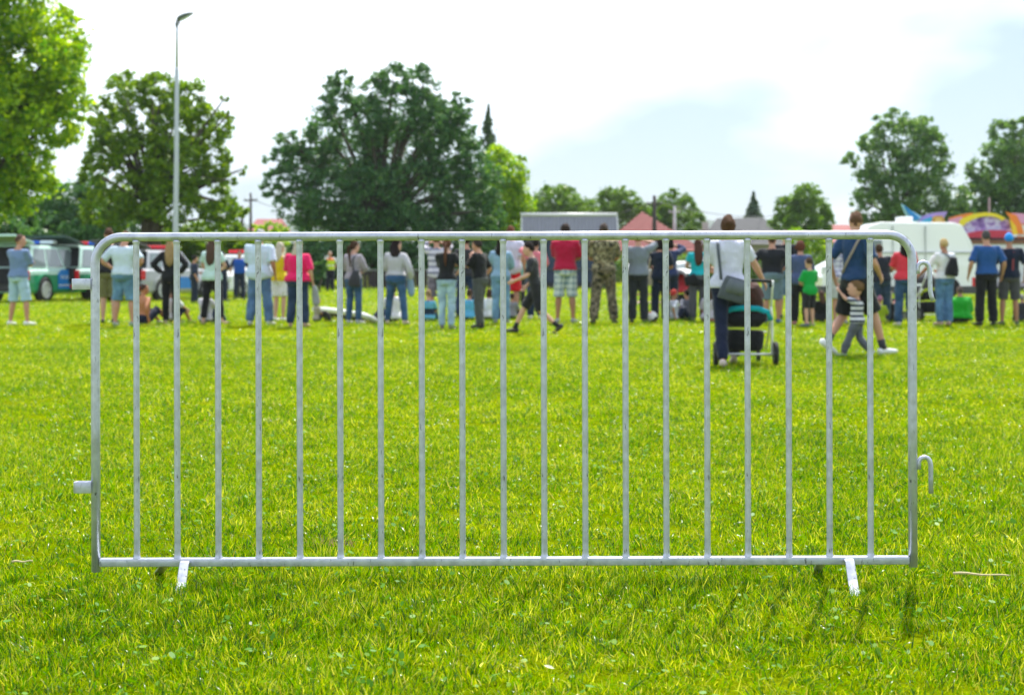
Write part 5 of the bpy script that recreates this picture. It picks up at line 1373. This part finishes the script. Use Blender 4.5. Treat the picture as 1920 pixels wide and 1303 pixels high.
    # two distant red roofs
    for lab, px, w, top, d in (('small distant house with a dull red gable roof left of the big tree', 496, 34, 409, 175.), ('small distant red-roofed house between the grey roof and the white van', 1588, 30, 419, 120.)):
        q = k(d); zb = gz(d); r = empty('house', ((px - CX) * q, d, zb), lab, 'house'); zt = CAMZ - (top - HOR) * q - zb; hw = w * q; g = G()
        g.v += [Vector(v) for v in ((-hw, 0, zt - 1.6), (hw, 0, zt - 1.6), (hw, 7, zt - 1.6), (-hw, 7, zt - 1.6), (-hw * .72, 3.5, zt), (hw * .72, 3.5, zt))]
        g.f += [(0, 1, 5, 4), (1, 2, 5), (2, 3, 4, 5), (3, 0, 4), (3, 2, 1, 0)]; g.obj('roof', redm, r, False)
        g = G(); g.box((-hw + .3, .3, -.1), (hw - .3, 6.7, zt - 1.6)); g.obj('wall', paint('cream_wall', (.50, .44, .36), .9), r, False)

def make_poles():
    lampm = paint('lamp_post_steel', (.42, .46, .50), .4, .4, .1, 4); dkm = paint('lamp_head', (.10, .125, .13), .5, .2)
    d = 45.; q = d / FPX; zb = gz(d); r = empty('street_lamp', ((329 - CX) * q, d, zb), 'tall slim grey street lamp with a single tilted flat head rising above the left trees', 'street lamp')
    Z = lambda py: CAMZ - (py - HOR) * q - zb
    g = G(); g.loft([(0, 0, -.05), (0, 0, Z(440)), (.03, 0, Z(300)), (.04, 0, Z(132)), (.04, 0, Z(128))], [.105, .088, .075, .066, .058], seg=14); g.obj('pole', lampm, r)
    g = G(); g.loft([(.04, 0, Z(130)), (.045, 0, Z(60)), (.045, 0, Z(46))], [.050, .042, .042], seg=12); g.obj('upper_tube', lampm, r)
    g = G(); g.loft([(.045, 0, Z(52)), (.03, 0, Z(45)), (.06, 0, Z(40)), (.12, 0, Z(36))], [.045, .05, .05, .04], Vector((0, 1, 0)), 10)
    g.loft([(.045, 0, Z(50)), (.11, 0, Z(46)), (.15, 0, Z(40))], [.022, .022, .022], Vector((0, 1, 0)), 8); g.obj('bracket', dkm, r)
    g = G(); g.loft([(.06, 0, Z(38)), (.14, 0, Z(34)), (.30, 0, Z(29.5)), (.48, 0, Z(26)), (.585, 0, Z(24.5))], [(.10, .05), (.15, .075), (.16, .072), (.12, .045), (.04, .02)], Vector((0, 1, 0)), 14, True, .8); g.obj('lamp_head', dkm, r)
    g = G(); g.loft([(.16, 0, Z(39)), (.34, 0, Z(34)), (.50, 0, Z(28.5))], [(.09, .022), (.10, .020), (.06, .012)], Vector((0, 1, 0)), 12, True, .7); g.obj('lens', paint('lamp_lens', (.55, .62, .62), .2), r)
    wood = paint('dark_wood_pole', (.045, .035, .035), .85, 0, .3, 6); conc = paint('concrete_pole', (.46, .45, .46), .85, 0, .1, 6)
    tops = {}
    for nm, lab, px, top, d, rad, m, arm in (('utility_pole', 'dark wooden utility pole in front of the red roof', 1227, 367, 84., .135, wood, False), ('utility_pole', 'pale concrete utility pole right of the dark wooden pole', 1265, 386, 112., .15, conc, False),
                                    ('utility_pole', 'thin dark pole at the right edge of the twin-trunk tree', 470, 362, 95., .10, wood, True), ('utility_pole', 'short dark pole left of the thin pole beside the twin-trunk tree', 454, 386, 105., .12, wood, True)):
        q = d / FPX; zb = gz(d); zt = CAMZ - (top - HOR) * q - zb; r = empty(nm, ((px - CX) * q, d, zb), lab, 'utility pole', group='utility poles')
        g = G(); g.loft([(0, 0, -.1), (0, 0, zt * .6), (0, 0, zt)], [rad * 1.25, rad, rad * .72], seg=10); g.obj('pole', m, r)
        g = G(); g.box((-.45, -.05, zt - .55), (.45, .05, zt - .45)); g.obj('crossarm', m, r, False)
        g = G()
        for xx in (-.4, 0, .4): g.loft([(xx, 0, zt - .45), (xx, 0, zt - .30)], [.035, .025], seg=8)
        g.obj('insulator', paint('insulator', (.4, .42, .42), .3), r)
        tops[px] = Vector(((px - CX) * q, d, zb + zt - .32))
    wire = paint('wire', (.10, .10, .11), .6)
    for lab, a, b_, sag in (('power line running left from the dark wooden pole above the ribbed roof', tops[1227], at(985, 432, 100), .4), ('power line running right from the dark wooden pole', tops[1227], at(1480, 400, 140), .6), ('power line leading right from the thin pole beside the left trees', tops[470], at(560, 382, 130), .5)):
        g = G(); P = [a.lerp(b_, i / 12) - Vector((0, 0, sag * 4 * (i / 12) * (1 - i / 12))) for i in range(13)]
        g.loft(P, [.022] * 13, Vector((0, 0, 1)), 6); tag(g.obj('power_line', wire), lab, 'power line', 'power lines')
    d = 90.; q = d / FPX; r = empty('thin_mast', ((1855 - CX) * q, d, gz(d)), 'thin pinkish mast behind the fairground ride', 'mast'); g = G(); zt = CAMZ - (370 - HOR) * q - gz(d)
    g.loft([(0, 0, 0), (0, 0, zt)], [.10, .07], seg=8); g.obj('pole', paint('pink_mast', (.40, .26, .27), .7), r)

def make_ride():
    d = 62.; q = d / FPX; zb = gz(d); X0 = (1830 - CX) * q
    r = empty('fairground_ride', (X0, d, zb), 'fairground ride with curved rainbow scenery panels on a white trailer at the right edge', 'ride')
    f = lambda px, py: ((px - CX) * q - X0, CAMZ - (py - HOR) * q - zb)
    PM = lambda nm, c: paint(nm, c, .35, 0, .06, 2)
    def panel(nm, pts, y, m, t=.08):
        g = G(); g.prism([f(*p) for p in pts], y, y + t, 'y'); return g.obj(nm, m, r, False)
    m, n, l, b = nt('mural_paint'); v = objco(n, l, (1, 1, 1.3)); z = noise(n, l, v, 1.6, 3, .6)
    l.new(ramp(n, l, z, [(.36, (.10, .03, .22)), (.47, (.28, .16, .48)), (.56, (.55, .50, .72)), (.66, (.24, .30, .62))]), b.inputs["Base Color"]); b.inputs["Roughness"].default_value = .4
    cu = lambda a, b_, c, n_=10: [((1 - t) ** 2 * a[0] + 2 * t * (1 - t) * b_[0] + t * t * c[0], (1 - t) ** 2 * a[1] + 2 * t * (1 - t) * b_[1] + t * t * c[1]) for t in [i / n_ for i in range(n_ + 1)]]
    panel('blue_fin', cu((1694, 385), (1716, 402), (1724, 410)) + [(1716, 414), (1708, 412)] + cu((1704, 404), (1697, 393), (1694, 385)), -.10, PM('fin_blue', (.01, .22, .62)))
    panel('blue_fin_edge', cu((1690, 382), (1712, 398), (1728, 406)) + [(1724, 412), (1718, 418), (1706, 416)] + cu((1702, 410), (1694, 395), (1690, 382)), .0, PM('fin_pale', (.35, .62, .82)))
    panel('purple_wave', cu((1716, 414), (1745, 396), (1778, 397)) + [(1772, 408), (1768, 420), (1706, 424)], .1, PM('wave_purple', (.36, .26, .66)))
    panel('blue_wave', cu((1722, 418), (1736, 408), (1756, 406)) + [(1756, 420), (1722, 422)], -.02, PM('wave_blue', (.04, .40, .78)))
    panel('orange_badge', [(1748, 408), (1752, 405), (1766, 405), (1771, 416), (1771, 422), (1745, 422)], -.12, PM('badge_orange', (.55, .28, .06)))
    panel('badge_centre', [(1753, 409), (1763, 409), (1766, 417), (1751, 417)], -.14, PM('badge_gold', (.70, .45, .16)))
    panel('orange_arch', cu((1778, 410), (1800, 402), (1826, 399)) + [(1812, 414), (1800, 424), (1790, 424), (1786, 412)], .04, PM('arch_orange', (.72, .20, .02)))
    panel('pink_panel', [(1780, 412), (1804, 406), (1806, 416), (1796, 428), (1776, 428)], .0, PM('panel_pink', (.66, .30, .52)))
    panel('yellow_arch', cu((1800, 412), (1850, 386), (1886, 410)) + [(1878, 414)] + cu((1874, 410), (1845, 398), (1812, 418)) + [(1806, 424), (1796, 426)], -.04, PM('arch_yellow', (.76, .60, .01)))
    mu = panel('mural', cu((1806, 424), (1846, 396), (1892, 413)) + [(1897, 440), (1815, 442)], .05, m)
    panel('red_counter', cu((1812, 438), (1846, 428), (1894, 434)) + [(1898, 446), (1812, 446)], -.2, PM('counter_red', (.48, .02, .06)), .3)
    panel('orange_fin', cu((1884, 398), (1896, 412), (1906, 438)) + [(1918, 440), (1914, 424), (1904, 404)], -.16, PM('fin_orange', (.80, .20, .01)))
    panel('yellow_fin', cu((1890, 410), (1894, 424), (1896, 440)) + [(1906, 440), (1902, 424)], -.18, PM('fin_yellow', (.80, .52, .01)))
    panel('pink_fin', cu((1892, 400), (1915, 400), (1960, 404)) + [(1960, 416), (1912, 420)], -.06, PM('panel_pink', (.66, .30, .52)))
    panel('orange_wave', cu((1908, 424), (1925, 412), (1970, 414)) + [(1970, 446), (1910, 446)], .0, PM('arch_orange', (.72, .20, .02)))
    panel('white_medallion', [(1916 + 11 * math.cos(a), 433 + 11 * math.sin(a)) for a in [i * math.pi / 8 for i in range(16)]], -.1, PM('medallion_white', (.70, .74, .74)))
    panel('dark_canopy', [(1806, 444), (1990, 444), (1990, 456), (1806, 456)], .4, PM('canopy_dark', (.03, .02, .025)), 1.2)
    panel('wood_edge', [(1790, 451), (1990, 451), (1990, 458), (1790, 458)], -.5, PM('edge_brown', (.16, .06, .025)), .5)
    tr = panel('trailer_side', [(1790, 458), (1990, 458), (1990, 530), (1790, 530)], -.45, PM('trailer_white', (.62, .62, .70)), 2.2)
    for i in range(5):
        g = G(); x = f(1818 + i * 36, 0)[0]; g.box((x - .02, -.475, f(0, 528)[1]), (x + .02, -.455, f(0, 460)[1])); g.obj('panel_joint', PM('joint_grey', (.35, .35, .40)), tr, False)
    g = G(); g.box((f(1790, 0)[0], -.5, f(0, 537)[1]), (f(1990, 0)[0], 1.6, f(0, 531)[1])); g.obj('trailer_sill', PM('sill_mauve', (.42, .36, .46)), r, False)
    g = G(); g.box((f(1792, 0)[0], -.3, -.05), (f(1990, 0)[0], 1.4, f(0, 537)[1])); g.obj('skirt', PM('canopy_dark', (.03, .02, .025)), r, False)

# ------------------------------------------------------------------ strollers and small things on the grass
def stroller(label, px, d, rz, sc, trim, shell, seatc, group=None):
    zb = gz(d); X = (px - CX) / FPX * d
    r = empty('stroller', (X, d, zb), label, 'stroller', rz); S = sc
    V = lambda *p: Vector(p) * S
    alu = paint('white_tube', (.70, .72, .74), .35, .2); blk = fabric((.013, .014, .017)); tr = fabric(trim); tyre = paint('tyre_rubber', (.018, .018, .019), .85)
    fr = G()
    for sg in (-1, 1):
        x = sg * .285
        fr.loft([V(x, -.20, .13), V(x * 1.02, -.16, .35), V(x * 1.0, -.18, .55), V(x * .94, -.24, .64)], [.014 * S] * 4, Vector((1, 0, 0)), 10)
        fr.loft([V(x, .42, .16), V(x, .10, .36), V(x * .98, -.14, .56), V(x * .96, -.30, .80), V(x * .96, -.38, .93)], [.013 * S] * 5, Vector((1, 0, 0)), 10)
    fr.loft([V(-.31, -.20, .13), V(.31, -.20, .13)], [.013 * S] * 2, Vector((0, 0, 1)), 10)
    fr.loft([V(-.26, .10, .36), V(.26, .10, .36)], [.011 * S] * 2, Vector((0, 0, 1)), 10)
    fr.obj('frame', alu, r)
    g = G(); g.loft([V(-.25, -.38, .93), V(-.10, -.39, .935), V(.05, -.39, .935)], [.014 * S] * 3, Vector((0, 0, 1)), 10); g.obj('handlebar', alu, r)
    g = G(); g.loft([V(.04, -.39, .935), V(.25, -.38, .93), V(.255, -.34, .87)], [.019 * S] * 3, Vector((0, 0, 1)), 10); g.obj('grip', paint('foam_grip', (.02, .02, .022), .9), r)
    g = G(); g.loft([V(0, .02, .47), V(0, -.08, .55), V(0, -.15, .72), V(0, -.17, .86)], [(.19 * S, .05 * S), (.215 * S, .05 * S), (.20 * S, .045 * S), (.14 * S, .03 * S)], Vector((1, 0, 0)), 14, True, .6)
    g.loft([V(0, .32, .46), V(0, 0, .44)], [(.19 * S, .04 * S)] * 2, Vector((1, 0, 0)), 12, True, .6); g.obj('seat', fabric(seatc), r, True, .016, 3)
    # hood: quarter shell in front of the seat back
    g = G(); N = 9
    for i in range(N):
        a = math.pi * (.02 + .72 * i / (N - 1))
        for j in range(9):
            b_ = math.pi * j / 8
            g.v.append(V(.225 * math.cos(b_), -.14 + .30 * math.cos(a) * -1 * (.35 + .65 * math.sin(b_)) + .22, .74 + .26 * math.sin(b_) * math.sin(a) * .9))
    for i in range(N - 1):
        for j in range(8): g.f.append((i * 9 + j, i * 9 + j + 1, i * 9 + j + 10, i * 9 + j + 9))
    g.obj('hood', fabric(shell), r)
    g = G(); g.loft([V(-.275, -.18, .50), V(-.24, -.20, .585), V(-.14, -.22, .625), V(0, -.225, .635), V(.14, -.22, .625), V(.24, -.20, .585), V(.275, -.18, .50)], [(.016 * S, .032 * S)] * 7, Vector((0, 1, 0)), 10); g.obj('trim_band', tr, r)
    g = G(); g.loft([V(0, -.20, .575), V(0, -.205, .50), V(0, -.18, .44)], [(.235 * S, .03 * S), (.225 * S, .04 * S), (.16 * S, .03 * S)], Vector((1, 0, 0)), 14, True, .6); g.obj('back_panel', blk, r)
    g = G(); g.loft([V(0, -.02, .16), V(0, -.02, .20), V(0, -.03, .36), V(0, -.03, .38)], [(.17 * S, .17 * S), (.20 * S, .20 * S), (.215 * S, .21 * S), (.205 * S, .20 * S)], Vector((1, 0, 0)), 16, True, .5); g.obj('basket', blk, r)
    g = G(); g.box(V(-.20, -.245, .40), V(.20, -.235, .425)); g.obj('reflective_tape', paint('lime_tape', (.45, .55, .03), .5), r, False)
    for nm, x, y, R_, w in (('wheel', -.325, -.20, .135, .045), ('wheel', .325, -.20, .135, .045), ('wheel', -.20, .42, .09, .035), ('wheel', .20, .42, .09, .035)):
        h = bpy.data.objects.new('wheel', None); COL.objects.link(h); h.parent = r; h.location = V(x, y, R_); h.empty_display_size = .05
        g = G(); N = 22
        for i in range(N):
            a = 2 * math.pi * i / N
            for u, k_ in ((-.5, .74), (-.5, .92), (0, 1.0), (.5, .92), (.5, .74)): g.v.append(Vector((u * w, math.cos(a) * k_ * R_, math.sin(a) * k_ * R_)) * S)
        for i in range(N):
            j = (i + 1) % N
            for k_ in range(5): g.f.append((i * 5 + k_, j * 5 + k_, j * 5 + (k_ + 1) % 5, i * 5 + (k_ + 1) % 5))
        g.obj('tyre', tyre, h)
        g = G(); g.loft([V(-w * .3, 0, 0), V(w * .3, 0, 0)], [R_ * .75 * S] * 2, Vector((0, 1, 0)), 20); g.loft([V(-w * .6, 0, 0), V(w * .6, 0, 0)], [R_ * .2 * S] * 2, Vector((0, 1, 0)), 10); g.obj('rim', paint('rim_grey', (.16, .17, .18), .5), h, False)
    return r

def make_small():
    s = stroller('black and turquoise stroller with white tubes pushed by the striped person', 1395, 15.75, math.radians(-4), 1.0, (.01, .38, .50), (.075, .025, .02), (.075, .035, .03))
    stroller('dark stroller with lime green details in front of the blond person', 1737, 27.8, math.radians(20), .98, (.40, .48, .03), (.05, .045, .05), (.10, .09, .11))
    stroller('red and black stroller standing between the navy trousers and the turquoise top', 1273, 36, math.radians(160), 1.05, (.45, .02, .03), (.02, .022, .03), (.40, .02, .03))
    # long white board lying on the grass between the crowd
    a, b_ = at(588, 588, dist_of(590)), at(706, 601, dist_of(607)); a.z = gz(a.y) + .09; b_.z = gz(b_.y) + .07
    r = empty('white_board', ((a + b_) / 2) * 1.0, 'long narrow white board lying across the grass beside the grey-topped person', 'board'); r.location.z = gz(r.location.y)
    A, B = a - r.location, b_ - r.location; g = G(); pts = [A.lerp(B, t) for t in (0, .08, .3, .6, .9, 1)]
    g.loft(pts, [(.05, .03), (.14, .05), (.20, .06), (.22, .06), (.20, .055), (.10, .03)], Vector((.35, -1, 0)), 14, True, .7); g.obj('top_deck', paint('white_board', (.80, .81, .79), .5), r)
    g = G(); pts = [p - Vector((0, 0, .055)) for p in pts[1:-1]]; g.loft(pts, [(.10, .02), (.15, .025), (.16, .025), (.13, .02)], Vector((.35, -1, 0)), 12, True, .7); g.obj('underside', paint('dark_underside', (.035, .02, .03), .7), r)
    # ball
    d = dist_of(606); g = G(); g.ball((0, 0, 0), .115, None, 20, 14)
    m, n, l, bb = nt('ball_panels'); vv = n.new("ShaderNodeTexVoronoi"); vv.inputs["Scale"].default_value = 11; l.new(objco(n, l), vv.inputs["Vector"])
    sp = n.new("ShaderNodeSeparateColor"); l.new(vv.outputs["Color"], sp.inputs[0])
    l.new(ramp(n, l, sp.outputs[0], [(.45, (.75, .74, .72)), (.47, (.70, .10, .03)), (.66, (.70, .10, .03)), (.68, (.02, .02, .02))]), bb.inputs["Base Color"])
    o = g.obj('ball', m); o.location = ((1222 - CX) / FPX * d, d, gz(d) + .11); tag(o, 'white, orange and black ball on the grass left of the navy trousers', 'ball')
    # wooden crate-like bench glimpsed between the grey T-shirt and the navy trousers
    d = 34.; r = empty('bench', ((1212 - CX) / FPX * d, d, gz(d)), 'small light brown wooden bench behind the navy trousers', 'bench'); wd = paint('bench_wood', (.30, .14, .06), .7, 0, .2, 8)
    for i in range(3): g = G(); g.box((-.32, -.17 + i * .115, .40), (.32, -.07 + i * .115, .435)); g.obj('seat_slat', wd, r, False)
    for sx in (-1, 1):
        for sy in (-1, 1): g = G(); g.box((sx * .27 - .025, sy * .12 - .025, -.01), (sx * .27 + .025, sy * .12 + .025, .398)); g.obj('leg', wd, r, False)
    # picnic blanket
    d = dist_of(570); g = G(); N = 10
    for i in range(N + 1):
        for j in range(N + 1): g.v.append(Vector(((i / N - .5) * 1.5, (j / N - .5) * 1.1, .05 + .015 * math.sin(i * 1.9 + j) + .012 * math.cos(j * 2.3))))
    for i in range(N):
        for j in range(N): g.f.append((i * 11 + j, i * 11 + 11 + j, i * 11 + 12 + j, i * 11 + j + 1))
    o = g.obj('blanket', fabric((.52, .30, .36))); o.location = ((1218 - CX) / FPX * d, d, gz(d)); tag(o, 'pinkish blanket spread on the grass behind the grey T-shirt', 'blanket')
    sd = o.modifiers.new('t', 'SOLIDIFY'); sd.thickness = .01
    # dry stalks in the grass beside the barrier
    st = paint('dry_stalk', (.55, .46, .26), .8, 0, .15, 20)
    for lab, p0, p1, rad in (('pale dry stalk lying in the grass right of the barrier', (1788, 1067), (1892, 1071), .0042), ('pale dry stalk lying in the grass left of the barrier', (22, 1046), (62, 1044), .0036)):
        d = (CAMZ - .105) * FPX / ((p0[1] + p1[1]) / 2 - HOR); a, b_ = at(*p0, d), at(*p1, d); g = G()
        g.loft([a.lerp(b_, t) + Vector((0, .003 * math.sin(t * 5), -.012 + .002 * math.sin(t * 9))) for t in [i / 8 for i in range(9)]], [rad * (1 - .5 * i / 8) for i in range(9)], Vector((0, 0, 1)), 7); tag(g.obj('dry_stalk', st), lab, 'stalk', 'dry stalks')
    # a dead tuft, a few fallen leaves and petals
    d = 4.9; R_ = random.Random(5); g = G(); c0 = at(622, 0, d); c0.z = gz(d)
    for i in range(90):
        a = R_.uniform(0, 6.28); rr = .05 * math.sqrt(R_.random()); L = R_.uniform(.025, .06); b_ = R_.uniform(0, 6.28); w = R_.uniform(.001, .002)
        p = Vector((rr * math.cos(a) * 1.6, rr * math.sin(a), 0)); q = p + Vector((math.cos(b_) * L * .6, math.sin(b_) * L * .6, L * .7)); s_ = Vector((-math.sin(b_), math.cos(b_), 0)) * w
        n0 = len(g.v); g.v += [p - s_, p + s_, q]; g.f.append((n0, n0 + 1, n0 + 2))
    o = g.obj('dead_grass_tuft', paint('dead_grass', (.24, .15, .08), .9, 0, .3, 40)); o.location = c0; tag(o, 'brown dead tuft of grass just behind the bottom rail of the barrier', 'grass tuft')
    for lab, px, py, cl, L in (('yellow fallen leaf on the grass in the foreground', 903, 1246, (.40, .42, .01), .013), ('pale fallen petal on the grass below the middle of the barrier', 870, 1185, (.34, .36, .24), .009),
                               ('long pale fallen leaf on the grass, lower right of centre', 1030, 1250, (.32, .34, .18), .014), ('whitish fallen leaf on the grass below the left end of the barrier', 470, 1168, (.32, .35, .25), .011)):
        d = 4.0
        for _ in range(20): d = (CAMZ - gz(d) - .045) * FPX / (py - HOR)
        g = G(); P_ = [(-1, 0, 0), (-.5, -.32, .06), (.2, -.36, .10), (1, 0, .02), (.2, .36, .12), (-.5, .32, .05)]
        g.v += [Vector(q) * L for q in P_]; n0 = len(g.v); g.v.append(Vector((0, 0, .02)) * L)
        for i in range(6): g.f.append((i, (i + 1) % 6, n0))
        o = g.obj('fallen_leaf', paint('leaf_litter', cl, .6, 0, .12, 60)); o.location = ((px - CX) / FPX * d, d, gz(d) + .045); o.rotation_euler = (.35, .2, px); tag(o, lab, 'leaf', 'fallen leaves')
    # sandals of bystanders are part of the people; a small backpack stands by the seated group
    d = dist_of(604); r = empty('rucksack', ((1690 - CX) / FPX * d, d + .5, gz(d + .5)), 'black rucksack with an orange flap and a pink strap beside the coral red T-shirt', 'bag'); g = G()
    g.loft([(0, 0, .0), (0, 0, .05), (0, 0, .28), (0, 0, .40), (0, 0, .44)], [(.13, .08), (.16, .10), (.15, .10), (.10, .07), (.04, .03)], seg=14, power=.7); g.obj('bag_body', fabric((.02, .018, .022)), r)
    g = G(); g.loft([(0, -.10, .40), (0, -.115, .32), (0, -.115, .26)], [(.03, .02), (.055, .02), (.02, .012)], seg=10); g.obj('flap', fabric((.80, .10, .01)), r)
    g = G(); g.loft([(0, -.11, .25), (.03, -.12, .14), (.05, -.12, .02)], [(.02, .01)] * 3, seg=8); g.obj('strap', fabric((.62, .18, .28)), r)

# ------------------------------------------------------------------ build
make_ground()
make_haze()
make_hills()
make_buildings()
make_trees()
make_vehicles()
make_ride()
make_poles()
make_barrier()
make_people()
make_small()
bake_all()
make_grass()
